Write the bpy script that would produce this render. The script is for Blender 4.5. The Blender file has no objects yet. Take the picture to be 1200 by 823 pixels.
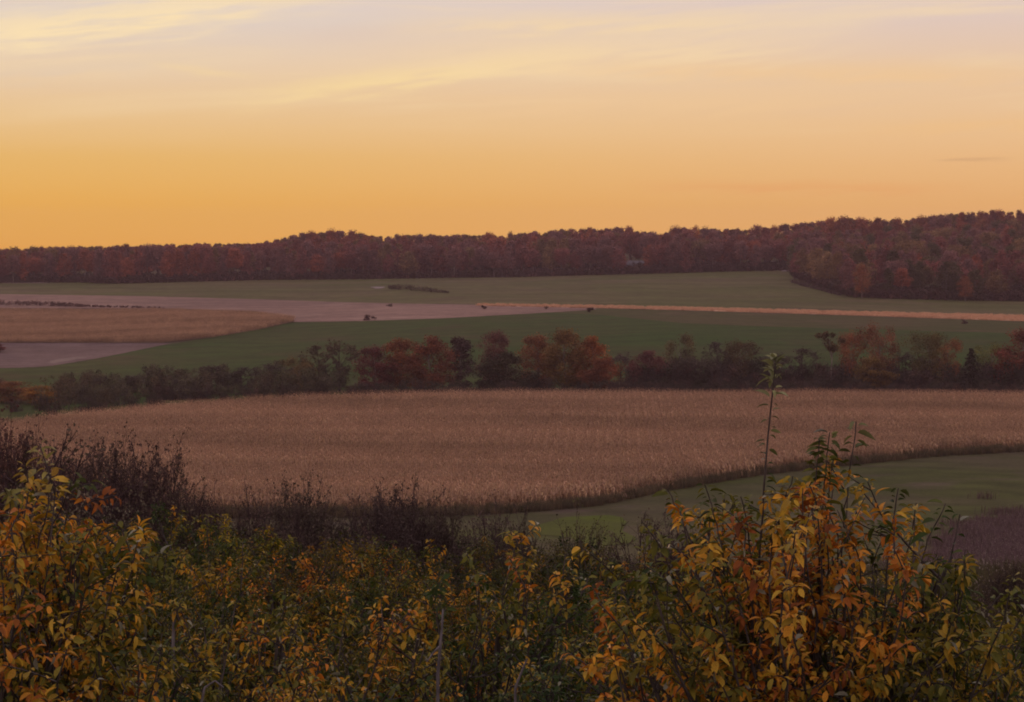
import bpy, math
import numpy as np
from math import radians as R

sc = bpy.context.scene
COL = sc.collection
CAMZ = 30.0          # eye height above the valley datum
F = 2400.0           # focal length in pixels of a 1200 wide frame
HOR = 290.0          # row of the true horizon in that frame

# ------------------------------------------------------------------ camera
cd = bpy.data.cameras.new("camera")
cam = bpy.data.objects.new("camera", cd)
COL.objects.link(cam)
cam.location = (0, 0, CAMZ)
cam.rotation_euler = (R(90), 0, 0)
cd.sensor_width = 36.0
cd.lens = 72.0
cd.shift_y = -(411.5 - HOR) / 1200.0
cd.clip_start = 0.1
cd.clip_end = 9000
sc.camera = cam

# ------------------------------------------------------------------ colour management / render
sc.view_settings.view_transform = 'Standard'
sc.view_settings.look = 'None'
sc.view_settings.exposure = 0.0
sc.view_settings.gamma = 1.0
sc.render.engine = 'CYCLES'
sc.cycles.max_bounces = 6
sc.cycles.diffuse_bounces = 3
sc.cycles.transmission_bounces = 3
sc.cycles.transparent_max_bounces = 4
sc.cycles.volume_bounces = 0
sc.cycles.use_denoising = True
sc.cycles.filter_width = 1.9

SUN_AZ = -24.0       # degrees from straight ahead, negative = left
SUN_EL = 1.6


def lin(c):
    return tuple(((v / 255.0) / 12.92 if v / 255.0 <= 0.04045 else ((v / 255.0 + 0.055) / 1.055) ** 2.4) for v in c)


# ------------------------------------------------------------------ world
def build_world():
    w = bpy.data.worlds.new("World")
    sc.world = w
    w.use_nodes = True
    nt = w.node_tree
    nt.nodes.clear()
    N, L = nt.nodes, nt.links

    def m(op, a, b=None, c=None, clamp=False):
        n = N.new('ShaderNodeMath')
        n.operation = op
        n.use_clamp = clamp
        for i, v in enumerate((a, b, c)):
            if v is None:
                continue
            if isinstance(v, (int, float)):
                n.inputs[i].default_value = v
            else:
                L.new(v, n.inputs[i])
        return n.outputs[0]

    def rng(v, a, b, c=0.0, d=1.0, kind='SMOOTHSTEP'):
        n = N.new('ShaderNodeMapRange')
        n.interpolation_type = kind
        L.new(v, n.inputs[0])
        for i, x in enumerate((a, b, c, d)):
            n.inputs[i + 1].default_value = x
        return n.outputs[0]

    def mix(f, a, b, kind='MIX'):
        n = N.new('ShaderNodeMix')
        n.data_type = 'RGBA'
        n.blend_type = kind
        if isinstance(f, (int, float)):
            n.inputs[0].default_value = f
        else:
            L.new(f, n.inputs[0])
        for i, v in ((6, a), (7, b)):
            if isinstance(v, tuple):
                n.inputs[i].default_value = (*v, 1)
            else:
                L.new(v, n.inputs[i])
        return n.outputs[2]

    def ramp(v, stops, span=90.0):
        n = N.new('ShaderNodeValToRGB')
        r = n.color_ramp
        while len(r.elements) < len(stops):
            r.elements.new(0.5)
        for e, (p, c) in zip(r.elements, stops):
            e.position = max(0.0, min(1.0, p))
            e.color = (*lin(c), 1)
        L.new(v, n.inputs[0])
        return n.outputs[0]

    tc = N.new('ShaderNodeTexCoord')
    sep = N.new('ShaderNodeSeparateXYZ')
    L.new(tc.outputs['Generated'], sep.inputs[0])
    x, y, z = sep.outputs
    el = m('MULTIPLY', m('ARCSINE', z), 57.2958)
    az = m('MULTIPLY', m('ARCTAN2', x, y), 57.2958)
    # low elevations get most of the ramp: t = sqrt(el / 90)
    t = m('SQRT', m('DIVIDE', m('MAXIMUM', el, 0.0), 90.0))
    P = lambda e: math.sqrt(e / 90.0)
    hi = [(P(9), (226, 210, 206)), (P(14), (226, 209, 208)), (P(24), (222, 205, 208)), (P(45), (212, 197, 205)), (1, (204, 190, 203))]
    left = ramp(t, [(P(0.05), (234, 166, 66)), (P(1.2), (236, 174, 74)), (P(2.5), (232, 182, 104)), (P(3.6), (233, 194, 140)),
                    (P(5.0), (233, 205, 172)), (P(6.3), (222, 206, 194))] + hi)
    right = ramp(t, [(P(0.05), (234, 170, 96)), (P(1.2), (232, 174, 106)), (P(2.2), (233, 182, 124)), (P(3.3), (234, 191, 142)),
                     (P(4.8), (232, 197, 160)), (P(6.3), (223, 199, 186))] + hi)
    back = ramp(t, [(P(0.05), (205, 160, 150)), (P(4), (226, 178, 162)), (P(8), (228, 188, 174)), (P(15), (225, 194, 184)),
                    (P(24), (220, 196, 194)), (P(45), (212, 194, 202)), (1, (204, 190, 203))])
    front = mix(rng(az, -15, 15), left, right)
    # fall-off away from the afterglow, all the way round
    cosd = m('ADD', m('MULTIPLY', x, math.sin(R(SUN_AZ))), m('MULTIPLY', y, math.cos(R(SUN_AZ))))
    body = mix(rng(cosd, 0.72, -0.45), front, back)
    # Nishita sky of the same low sun carries the upper dome
    sky = N.new('ShaderNodeTexSky')
    sky.sky_type = 'NISHITA'
    sky.sun_disc = False
    sky.sun_elevation = R(SUN_EL)
    sky.sun_rotation = R(SUN_AZ)
    sky.altitude = 300
    sc_sky = N.new('ShaderNodeVectorMath')
    sc_sky.operation = 'SCALE'
    L.new(sky.outputs[0], sc_sky.inputs[0])
    sc_sky.inputs['Scale'].default_value = 0.12
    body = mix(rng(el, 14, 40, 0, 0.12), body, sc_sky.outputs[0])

    # thin high cirrus, drawn out sideways
    comb = N.new('ShaderNodeCombineXYZ')
    L.new(m('MULTIPLY', az, 0.07), comb.inputs[0])
    L.new(m('ADD', m('MULTIPLY', el, 0.95), m('MULTIPLY', az, -0.035)), comb.inputs[1])
    nz = N.new('ShaderNodeTexNoise')
    nz.inputs['Scale'].default_value = 1.0
    nz.inputs['Detail'].default_value = 6
    nz.inputs['Roughness'].default_value = 0.55
    nz.inputs['Distortion'].default_value = 0.6
    L.new(comb.outputs[0], nz.inputs['Vector'])
    comb2 = N.new('ShaderNodeCombineXYZ')
    L.new(m('MULTIPLY', az, 0.5), comb2.inputs[0])
    L.new(m('ADD', m('MULTIPLY', el, 4.2), m('MULTIPLY', az, -0.5)), comb2.inputs[1])
    nz2 = N.new('ShaderNodeTexNoise')
    nz2.inputs['Scale'].default_value = 1.0
    nz2.inputs['Detail'].default_value = 5
    L.new(comb2.outputs[0], nz2.inputs['Vector'])
    lowfade = m('MULTIPLY', rng(el, 2.6, 5.0), rng(el, 60, 20))
    ci = m('MULTIPLY', rng(nz.outputs[0], 0.48, 0.72), lowfade)
    body = mix(m('MULTIPLY', ci, 0.6), body, lin((244, 216, 172)))
    cg = m('MULTIPLY', rng(nz.outputs[0], 0.46, 0.30), rng(el, 1.8, 4.5))
    body = mix(m('MULTIPLY', cg, 0.15), body, lin((216, 186, 172)))

    def streak(a0, e0, a1, e1, wd, colr, amt):
        nonlocal body
        s = (e1 - e0) / (a1 - a0)
        d = m('SUBTRACT', el, m('ADD', m('MULTIPLY', m('SUBTRACT', az, a0), s), e0))
        d = m('ADD', d, m('MULTIPLY', m('SUBTRACT', nz2.outputs[0], 0.5), wd * 3.0))
        g = m('EXPONENT', m('MULTIPLY', m('POWER', m('ABSOLUTE', m('DIVIDE', d, wd)), 2.0), -1.0))
        f = (a1 - a0) * 0.35
        win = m('MULTIPLY', rng(az, a0 - f * 0.6, a0 + f), rng(az, a1 + f * 0.6, a1 - f))
        k = m('MULTIPLY', m('MULTIPLY', g, win), rng(nz2.outputs[0], 0.25, 0.65, 0.45, 1.0))
        body = mix(m('MULTIPLY', k, amt), body, lin(colr))

    streak(-17.5, 5.35, -6.0, 6.95, 0.50, (250, 224, 178), 1.0)
    streak(-15.5, 4.6, -8.0, 5.2, 0.25, (224, 200, 176), 0.5)
    streak(-7.4, 4.15, 2.2, 5.45, 0.30, (248, 218, 158), 0.8)
    streak(-4.0, 5.3, 9.0, 5.6, 0.55, (244, 214, 170), 0.7)
    streak(-3.0, 6.2, 8.5, 6.25, 0.30, (243, 214, 170), 0.8)
    streak(1.5, 5.0, 15.0, 4.7, 0.30, (240, 198, 145), 0.55)
    streak(-10.0, 5.05, -7.2, 4.7, 0.10, (242, 212, 160), 0.5)
    streak(-2.0, 4.0, 10.0, 4.1, 0.35, (240, 200, 150), 0.4)
    streak(11.8, 2.38, 13.6, 2.40, 0.05, (206, 156, 112), 0.7)
    streak(4.0, 1.7, 12.0, 1.6, 0.16, (232, 164, 100), 0.6)
    streak(10.0, 3.2, 15.5, 3.45, 0.18, (238, 190, 130), 0.5)
    # below the horizon the world is dull earth
    body = mix(rng(el, -0.3, -3.0), body, (0.06, 0.045, 0.045))
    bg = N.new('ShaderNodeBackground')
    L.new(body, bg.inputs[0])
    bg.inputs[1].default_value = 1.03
    out = N.new('ShaderNodeOutputWorld')
    L.new(bg.outputs[0], out.inputs[0])
    w.cycles.sampling_method = 'MANUAL'
    w.cycles.sample_map_resolution = 1024


build_world()

sl = bpy.data.lights.new("sun", 'SUN')
sl.energy = 1.3
sl.angle = R(12)
sl.color = (1.0, 0.55, 0.30)
sun = bpy.data.objects.new("sun", sl)
COL.objects.link(sun)
# light travels from the sun towards the scene
sd = np.array([math.sin(R(SUN_AZ)) * math.cos(R(SUN_EL)), math.cos(R(SUN_AZ)) * math.cos(R(SUN_EL)), math.sin(R(SUN_EL))])
sun.rotation_euler = (R(90 - SUN_EL), 0, R(180 - SUN_AZ) + math.pi)
sun.rotation_euler = (R(90 - SUN_EL), 0, R(-SUN_AZ) + math.pi)
import mathutils
sun.rotation_euler = mathutils.Vector((-sd[0], -sd[1], -sd[2])).to_track_quat('-Z', 'Y').to_euler()
sun.location = (0, 0, 90)

# ------------------------------------------------------------------ terrain
TX = np.array([0, 300, 600, 900, 1200.0])
_T = [
    (-80, 4.0), (0, -1.7), (4, -3.1), (10, -4.9), (20, -6.4), (40, -8.6), (60, -10.8), (80, -13.7), (100, -17.0), (120, -20.2),
    (160, -24.4, -24.3, -24.3, -24.4, -24.5),
    (230, -29.2, -29.4, -29.4, -28.8, -28.3),
    (300, -30.0, -29.9, -30.0, -29.9, -29.6),
    (345, -30.6, -29.8, -29.4, -29.4, -29.5),
    (385, -30.9, -29.4, -28.9, -28.9, -29.2),
    (430, -31.2, -30.6, -30.2, -30.2, -30.2),
    (500, -29.6, -28.7, -27.5, -27.3, -27.3),
    (600, -28.0, -26.0, -24.0, -24.2, -24.5),
    (700, -26.6, -23.3, -21.8, -22.4, -23.6),
    (780, -25.0, -22.4, -20.6, -21.7, -23.0),
    (850, -22.6, -21.6, -19.4, -19.6, -21.9),
    (900, -21.4, -20.6, -18.2, -17.6, -17.5),
    (1000, -19.8, -18.5, -16.6, -14.8, -11.0),
    (1100, -19.2, -17.0, -16.0, -12.4, -6.0),
    (1200, -18.0, -13.5, -10.0, -8.0, -1.0),
    (1300, -16.0, -9.0, -7.0, -3.5, 5.5),
    (1600, -15.0, -9.0, -6.0, -2.0, 7.0),
    (2200, -25.0, -20.0, -18.0, -14.0, -6.0),
    (3600, -40.0, -38.0, -36.0, -34.0, -30.0),
]
TY = np.array([r[0] for r in _T], float)
TZ = np.array([[r[1]] * 5 if len(r) == 2 else list(r[1:]) for r in _T], float)


def _pchip_slopes(x, y):
    h = np.diff(x)
    d = np.diff(y, axis=0) / h[:, None]
    mm = np.zeros_like(y)
    a, b = d[:-1], d[1:]
    w1 = (2 * h[1:] + h[:-1])[:, None]
    w2 = (h[1:] + 2 * h[:-1])[:, None]
    with np.errstate(divide='ignore', invalid='ignore'):
        v = (w1 + w2) / (w1 / a + w2 / b)
    mm[1:-1] = np.where(a * b > 0, v, 0)
    mm[0], mm[-1] = d[0], d[-1]
    return mm


TM = _pchip_slopes(TY, TZ)


def ground(X, Y):
    """height of the land, world z"""
    X = np.asarray(X, float)
    Y = np.asarray(Y, float)
    X, Y = np.broadcast_arrays(X, Y)
    px = np.clip(600 + F * X / np.maximum(Y, 60.0), 0, 1199.99)
    Yc = np.clip(Y, TY[0], TY[-1] - 0.01)
    i = np.clip(np.searchsorted(TY, Yc, side='right') - 1, 0, len(TY) - 2)
    h = TY[i + 1] - TY[i]
    t = (Yc - TY[i]) / h
    j = np.clip((px // 300).astype(int), 0, 3)
    s = (px - TX[j]) / 300.0
    s = s * s * (3 - 2 * s)

    def colv(k):
        y0, y1, m0, m1 = TZ[i, k], TZ[i + 1, k], TM[i, k], TM[i + 1, k]
        return ((2 * t**3 - 3 * t**2 + 1) * y0 + (t**3 - 2 * t**2 + t) * h * m0 + (-2 * t**3 + 3 * t**2) * y1 + (t**3 - t**2) * h * m1)
    z = colv(j) * (1 - s) + colv(j + 1) * s
    # gentle undulation
    z = z + 0.12 * np.sin(X * 0.043 + 1.3) * np.sin(Y * 0.031 + 0.4) * np.clip((Y - 60) / 100, 0, 1)
    return z + CAMZ


def ground1(X, Y):
    return float(ground(np.array([X]), np.array([Y]))[0])


_YS = np.concatenate([np.arange(60, 500, 0.5), np.arange(500, 1500, 1.0)])


def cast(px, py, dmin=110):
    """distance at which the sight line through a pixel meets the land"""
    ys = _YS[_YS >= dmin]
    X = (px - 600) / F * ys
    sy = HOR + F * (CAMZ - ground(X, ys)) / ys
    hit = np.where(sy <= py)[0]
    return float(ys[hit[0]]) if len(hit) else 1400.0


def wx(px, Y):
    return (px - 600) / F * Y


def wz(py, Y):
    return CAMZ - (py - HOR) / F * Y


# ------------------------------------------------------------------ mesh helpers
def make_mesh(name, V, faces, mat=None, cols=None, smooth=False):
    """V (n,3); faces: list of int arrays (m,k), k = 3 or 4; cols (n,3) point colours"""
    me = bpy.data.meshes.new(name)
    V = np.asarray(V, np.float32)
    faces = [np.asarray(f, np.int32) for f in faces if len(f)]
    nl = sum(f.size for f in faces)
    nf = sum(len(f) for f in faces)
    me.vertices.add(len(V))
    me.vertices.foreach_set('co', V.ravel())
    me.loops.add(nl)
    me.loops.foreach_set('vertex_index', np.concatenate([f.ravel() for f in faces]))
    me.polygons.add(nf)
    starts, tot, s = [], [], 0
    for f in faces:
        k = f.shape[1]
        starts.append(s + np.arange(len(f)) * k)
        tot.append(np.full(len(f), k))
        s += f.size
    me.polygons.foreach_set('loop_start', np.concatenate(starts).astype(np.int32))
    me.polygons.foreach_set('loop_total', np.concatenate(tot).astype(np.int32))
    if smooth:
        me.polygons.foreach_set('use_smooth', np.ones(nf, bool))
    if cols is not None:
        a = me.color_attributes.new('col', 'FLOAT_COLOR', 'POINT')
        c4 = np.ones((len(V), 4), np.float32)
        c4[:, :3] = cols
        a.data.foreach_set('color', c4.ravel())
    me.update(calc_edges=True)
    if mat:
        me.materials.append(mat)
    return me


def link(name, data, parent=None):
    o = bpy.data.objects.new(name, data)
    COL.objects.link(o)
    if parent is not None:
        o.parent = parent
    return o


def thing(name, label, cat, loc=(0, 0, 0), rz=0.0, group=None, data=None):
    o = link(name, data)
    o.location = loc
    o.rotation_euler = (0, 0, rz)
    o['label'] = label
    o['category'] = cat
    if group:
        o['group'] = group
    return o


class Tubes:
    """collects tapered tubes along polylines"""
    def __init__(self):
        self.V, self.Fq, self.n = [], [], 0

    def add(self, pts, r0, r1, sides=5, power=1.0):
        pts = np.asarray(pts, float)
        k = len(pts)
        d = np.gradient(pts, axis=0)
        d /= np.linalg.norm(d, axis=1, keepdims=True) + 1e-9
        ref = np.array([0.31, 0.87, 0.11]) if abs(d[0][1]) < 0.8 else np.array([0.9, 0.1, 0.2])
        u = np.cross(d, ref)
        u /= np.linalg.norm(u, axis=1, keepdims=True) + 1e-9
        v = np.cross(d, u)
        rad = r0 + (r1 - r0) * np.linspace(0, 1, k) ** power
        a = np.arange(sides) * 2 * math.pi / sides
        ring = pts[:, None] + rad[:, None, None] * (np.cos(a)[None, :, None] * u[:, None] + np.sin(a)[None, :, None] * v[:, None])
        self.V.append(ring.reshape(-1, 3))
        i = np.arange(k - 1)[:, None] * sides
        j = np.arange(sides)[None]
        jn = (j + 1) % sides
        q = np.stack([i + j, i + jn, i + sides + jn, i + sides + j], -1).reshape(-1, 4) + self.n
        self.Fq.append(q)
        self.n += k * sides

    def mesh(self, name, mat):
        return make_mesh(name, np.concatenate(self.V), [np.concatenate(self.Fq)], mat, smooth=True)


def frames(d, roll):
    """orthonormal frames whose y axis is d; roll spins about it"""
    d = d / (np.linalg.norm(d, axis=1, keepdims=True) + 1e-9)
    up = np.tile(np.array([0, 0, 1.0]), (len(d), 1))
    bad = np.abs(d[:, 2]) > 0.95
    up[bad] = (1, 0, 0)
    x = np.cross(d, up)
    x /= np.linalg.norm(x, axis=1, keepdims=True) + 1e-9
    z = np.cross(x, d)
    c, s = np.cos(roll)[:, None], np.sin(roll)[:, None]
    return x * c + z * s, d, -x * s + z * c


def scatter_template(T, faces, pos, X, Yv, Z, size, cols):
    """place template T (k,3) at every pos with its frame"""
    n, k = len(pos), len(T)
    V = pos[:, None] + size[:, None, None] * (T[None, :, 0:1] * X[:, None] + T[None, :, 1:2] * Yv[:, None] + T[None, :, 2:3] * Z[:, None])
    out = []
    for f in faces:
        f = np.asarray(f)
        out.append((f[None] + (np.arange(n) * k)[:, None, None]).reshape(-1, f.shape[1]))
    return V.reshape(-1, 3), out, np.repeat(cols, k, axis=0)


# leaf templates: unit length along y, folded on the midrib, curled down at the tip
def leaf_template(curl=0.35, fold=0.22, width=0.42, detail=True):
    if detail:
        ts = [0.0, 0.18, 0.45, 0.75, 1.0]
        ws = [0.05, 0.70, 1.0, 0.80, 0.06]
    else:
        ts = [0.0, 0.42, 1.0]
        ws = [0.05, 1.0, 0.04]
    V, Fc = [], []
    for t, w_ in zip(ts, ws):
        z = -curl * t * t
        h = w_ * width / 2
        yy = t * (1 - 0.12 * curl * t)
        V += [(-h, yy, z + fold * h * 2), (0, yy, z), (h, yy, z + fold * h * 2)]
    for i in range(len(ts) - 1):
        a = i * 3
        Fc += [(a, a + 1, a + 4, a + 3), (a + 1, a + 2, a + 5, a + 4)]
    return np.array(V, float), [np.array(Fc)]


def bez(p0, p1, p2, n):
    t = np.linspace(0, 1, n)[:, None]
    return (1 - t)**2 * p0 + 2 * t * (1 - t) * p1 + t * t * p2


# ------------------------------------------------------------------ materials
def nodes_for(name):
    ma = bpy.data.materials.new(name)
    ma.use_nodes = True
    nt = ma.node_tree
    nt.nodes.clear()
    return ma, nt, nt.nodes, nt.links


def leaf_material(name, source, trans=0.28, rough=0.6, var=0.35, nscale=9.0):
    """source: 'attr' (point colour x object colour) or 'object' (object colour)"""
    ma, nt, N, L = nodes_for(name)
    oi = N.new('ShaderNodeObjectInfo')
    if source == 'attr':
        at = N.new('ShaderNodeAttribute')
        at.attribute_name = 'col'
        mx = N.new('ShaderNodeMix')
        mx.data_type = 'RGBA'
        mx.blend_type = 'MULTIPLY'
        mx.inputs[0].default_value = 1
        L.new(at.outputs['Color'], mx.inputs[6])
        L.new(oi.outputs['Color'], mx.inputs[7])
        base = mx.outputs[2]
    else:
        base = oi.outputs['Color']
    tc = N.new('ShaderNodeTexCoord')
    nz = N.new('ShaderNodeTexNoise')
    nz.inputs['Scale'].default_value = nscale
    nz.inputs['Detail'].default_value = 4
    L.new(tc.outputs['Object'], nz.inputs['Vector'])
    mr = N.new('ShaderNodeMapRange')
    L.new(nz.outputs[0], mr.inputs[0])
    mr.inputs[1].default_value = 0.3
    mr.inputs[2].default_value = 0.7
    mr.inputs[3].default_value = 1 - var
    mr.inputs[4].default_value = 1 + var
    vm = N.new('ShaderNodeVectorMath')
    vm.operation = 'SCALE'
    L.new(base, vm.inputs[0])
    L.new(mr.outputs[0], vm.inputs['Scale'])
    pb = N.new('ShaderNodeBsdfPrincipled')
    pb.inputs['Roughness'].default_value = rough
    pb.inputs['Specular IOR Level'].default_value = 0.25
    L.new(vm.outputs[0], pb.inputs['Base Color'])
    tr = N.new('ShaderNodeBsdfTranslucent')
    L.new(vm.outputs[0], tr.inputs[0])
    ms = N.new('ShaderNodeMixShader')
    ms.inputs[0].default_value = trans
    L.new(pb.outputs[0], ms.inputs[1])
    L.new(tr.outputs[0], ms.inputs[2])
    out = N.new('ShaderNodeOutputMaterial')
    L.new(ms.outputs[0], out.inputs[0])
    return ma


def bark_material(name, c1, c2, scale=6.0, obj=False):
    ma, nt, N, L = nodes_for(name)
    tc = N.new('ShaderNodeTexCoord')
    mp = N.new('ShaderNodeMapping')
    mp.inputs['Scale'].default_value = (scale * 4, scale * 4, scale)
    L.new(tc.outputs['Object'], mp.inputs[0])
    nz = N.new('ShaderNodeTexNoise')
    nz.inputs['Scale'].default_value = 1
    nz.inputs['Detail'].default_value = 5
    L.new(mp.outputs[0], nz.inputs['Vector'])
    rp = N.new('ShaderNodeValToRGB')
    rp.color_ramp.elements[0].position = 0.35
    rp.color_ramp.elements[1].position = 0.65
    rp.color_ramp.elements[0].color = (*c1, 1)
    rp.color_ramp.elements[1].color = (*c2, 1)
    L.new(nz.outputs[0], rp.inputs[0])
    pb = N.new('ShaderNodeBsdfPrincipled')
    pb.inputs['Roughness'].default_value = 0.9
    pb.inputs['Specular IOR Level'].default_value = 0.1
    L.new(rp.outputs[0], pb.inputs['Base Color'])
    bp = N.new('ShaderNodeBump')
    bp.inputs['Strength'].default_value = 0.5
    bp.inputs['Distance'].default_value = 0.02
    L.new(nz.outputs[0], bp.inputs['Height'])
    L.new(bp.outputs[0], pb.inputs['Normal'])
    out = N.new('ShaderNodeOutputMaterial')
    L.new(pb.outputs[0], out.inputs[0])
    return ma


def land_material(name, c1, c2, c3=None, big=0.02, stripe=None, samt=0.25, fine=0.9, bump=0.25, patchy=0.9, mid=0.16):
    """cropped or grassed ground: broad patches, medium mottling, fine grain and optional drill rows.
    stripe = (direction x, direction y, metres between rows, distortion)"""
    ma, nt, N, L = nodes_for(name)
    geo = N.new('ShaderNodeNewGeometry')
    pos = geo.outputs['Position']

    def noise(scale, detail=4, rough=0.55, vec=pos, dist=0.0):
        n = N.new('ShaderNodeTexNoise')
        n.inputs['Scale'].default_value = scale
        n.inputs['Detail'].default_value = detail
        n.inputs['Roughness'].default_value = rough
        n.inputs['Distortion'].default_value = dist
        L.new(vec, n.inputs['Vector'])
        return n.outputs[0]

    def mr(v, a, b, c, d):
        n = N.new('ShaderNodeMapRange')
        L.new(v, n.inputs[0])
        for i, x in enumerate((a, b, c, d)):
            n.inputs[i + 1].default_value = x
        return n.outputs[0]

    def mixc(f, a, b):
        n = N.new('ShaderNodeMix')
        n.data_type = 'RGBA'
        L.new(f, n.inputs[0])
        for i, v in ((6, a), (7, b)):
            if isinstance(v, tuple):
                n.inputs[i].default_value = (*v, 1)
            else:
                L.new(v, n.inputs[i])
        return n.outputs[2]

    def mul(a, b):
        n = N.new('ShaderNodeMath')
        n.operation = 'MULTIPLY'
        for i, v in enumerate((a, b)):
            if isinstance(v, (int, float)):
                n.inputs[i].default_value = v
            else:
                L.new(v, n.inputs[i])
        return n.outputs[0]
    nb = noise(big, 5, dist=0.5)
    nm = noise(mid, 5, 0.6)
    nf = noise(fine, 3, 0.65)
    c = mixc(mul(mr(nb, 0.38, 0.62, 0, 1), patchy), c1, c2)
    if c3:
        c = mixc(mr(noise(big * 2.3, 4), 0.55, 0.72, 0, 0.8), c, c3)
    g = mul(mr(nm, 0.3, 0.7, 0.82, 1.18), mr(nf, 0.25, 0.75, 0.78, 1.22))
    hgt = nf
    if stripe:
        dx, dy, per, dist = stripe
        sp = N.new('ShaderNodeSeparateXYZ')
        L.new(pos, sp.inputs[0])
        ad = N.new('ShaderNodeMath')
        ad.operation = 'ADD'
        L.new(mul(sp.outputs[0], dx), ad.inputs[0])
        L.new(mul(sp.outputs[1], dy), ad.inputs[1])
        ad2 = N.new('ShaderNodeMath')
        ad2.operation = 'ADD'
        L.new(ad.outputs[0], ad2.inputs[0])
        L.new(mr(nb, 0, 1, -dist, dist), ad2.inputs[1])
        si = N.new('ShaderNodeMath')
        si.operation = 'SINE'
        L.new(mul(ad2.outputs[0], 2 * math.pi / per), si.inputs[0])
        amp = mr(noise(big * 1.7, 3), 0.35, 0.65, 0.2, 1.0)
        g = mul(g, mr(mul(si.outputs[0], amp), -1, 1, 1 - samt, 1 + samt))
    vm = N.new('ShaderNodeVectorMath')
    vm.operation = 'SCALE'
    L.new(c, vm.inputs[0])
    L.new(g, vm.inputs['Scale'])
    pb = N.new('ShaderNodeBsdfPrincipled')
    pb.inputs['Roughness'].default_value = 0.95
    pb.inputs['Specular IOR Level'].default_value = 0.05
    L.new(vm.outputs[0], pb.inputs['Base Color'])
    bp = N.new('ShaderNodeBump')
    bp.inputs['Strength'].default_value = bump
    bp.inputs['Distance'].default_value = 0.3
    L.new(hgt, bp.inputs['Height'])
    L.new(bp.outputs[0], pb.inputs['Normal'])
    out = N.new('ShaderNodeOutputMaterial')
    L.new(pb.outputs[0], out.inputs[0])
    return ma


M_LEAFS = leaf_material('leaf_cloud', 'attr')
M_LEAF1 = leaf_material('single_leaf', 'object', var=0.3, nscale=14)
M_FAR = leaf_material('far_foliage', 'attr', trans=0.2, rough=0.8, var=0.3, nscale=0.25)
M_DRY = leaf_material('dry_stems', 'attr', trans=0.15, rough=0.85, var=0.2, nscale=1.5)
M_BARK = bark_material('apple_bark', (0.035, 0.028, 0.028), (0.10, 0.085, 0.085))
M_GREYWOOD = bark_material('weathered_wood', (0.09, 0.08, 0.09), (0.19, 0.17, 0.19), 9)
M_FARBARK = bark_material('woodland_bark', (0.12, 0.095, 0.095), (0.24, 0.20, 0.19), 1.0)
M_BRUSH = bark_material('brush_twig', (0.035, 0.022, 0.026), (0.085, 0.055, 0.06), 2.0)

# ------------------------------------------------------------------ ground and fields
MG = land_material('rough_ground', (0.085, 0.062, 0.04), (0.06, 0.065, 0.025), (0.07, 0.05, 0.05), big=0.05, bump=0.5)


def grid_mesh(name, X, Y, Z, mat):
    r, c = X.shape
    V = np.stack([X, Y, Z], -1).reshape(-1, 3)
    i = np.arange(r - 1)[:, None] * c
    j = np.arange(c - 1)[None]
    q = np.stack([i + j, i + j + 1, i + c + j + 1, i + c + j], -1).reshape(-1, 4)
    return make_mesh(name, V, [q], mat, smooth=True)


def structure(name, me):
    o = link(name, me)
    o['kind'] = 'structure'
    return o


xs = np.concatenate([np.linspace(-2900, -420, 32), np.linspace(-400, 400, 201), np.linspace(420, 2900, 32)])
ys = np.concatenate([np.linspace(-78, 0, 14), np.linspace(2, 200, 100), np.linspace(204, 1320, 280), np.linspace(1345, 2380, 24)])
GX, GY = np.meshgrid(xs, ys)
GZ = ground(GX, GY) - 0.12 * np.clip((GY - 70) / 60, 0, 1)
structure('ground', grid_mesh('ground', GX, GY, GZ, MG))


def curve(pts):
    xs_, ys_ = zip(*pts)
    return lambda x: float(np.interp(x, xs_, ys_))


def field(name, up, lo, x0, x1, mat, off, ny=24, step=6, far=None, near=None, wob=0.0):
    pxs = np.arange(x0, x1 + 0.1, step)
    X, Y = [], []
    for p in pxs:
        pc = p
        yf = far(p) if far else cast(pc, up(p))
        yn = near(p) if near else cast(pc, lo(p))
        yn = min(yn, yf - 0.01)
        t = np.linspace(0, 1, ny)
        yy = yn * (yf / yn) ** t
        yy = yy + wob * math.sin(p * 0.21) * math.sin(p * 0.057 + 2)
        X.append(wx(p, yy))
        Y.append(yy)
    X, Y = np.array(X).T, np.array(Y).T
    Z = ground(X, Y) + off
    return structure(name, grid_mesh(name, X, Y, Z, mat)), pxs, Y[0], Y[-1]


forest_base = curve([(-400, 333), (0, 332), (90, 331), (130, 333), (200, 331), (300, 328.5), (400, 327.5), (600, 325), (740, 321.5), (850, 318.5),
                     (925, 317), (935, 328), (965, 339), (1000, 349), (1100, 352), (1200, 353.5), (1600, 357)])
stub_up = curve([(-400, 342), (0, 345), (150, 347), (300, 351), (400, 354.5), (500, 356.5), (560, 357.5), (640, 359.8), (700, 361.6)])
strip_up = curve([(380, 355), (560, 357.3), (700, 359.4), (800, 361.4), (1000, 366.4), (1200, 371.0), (1600, 380)])
strip_lo = curve([(380, 355.6), (560, 358.7), (700, 361.5), (800, 364.0), (1000, 370.2), (1200, 377.0), (1600, 391)])

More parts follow.
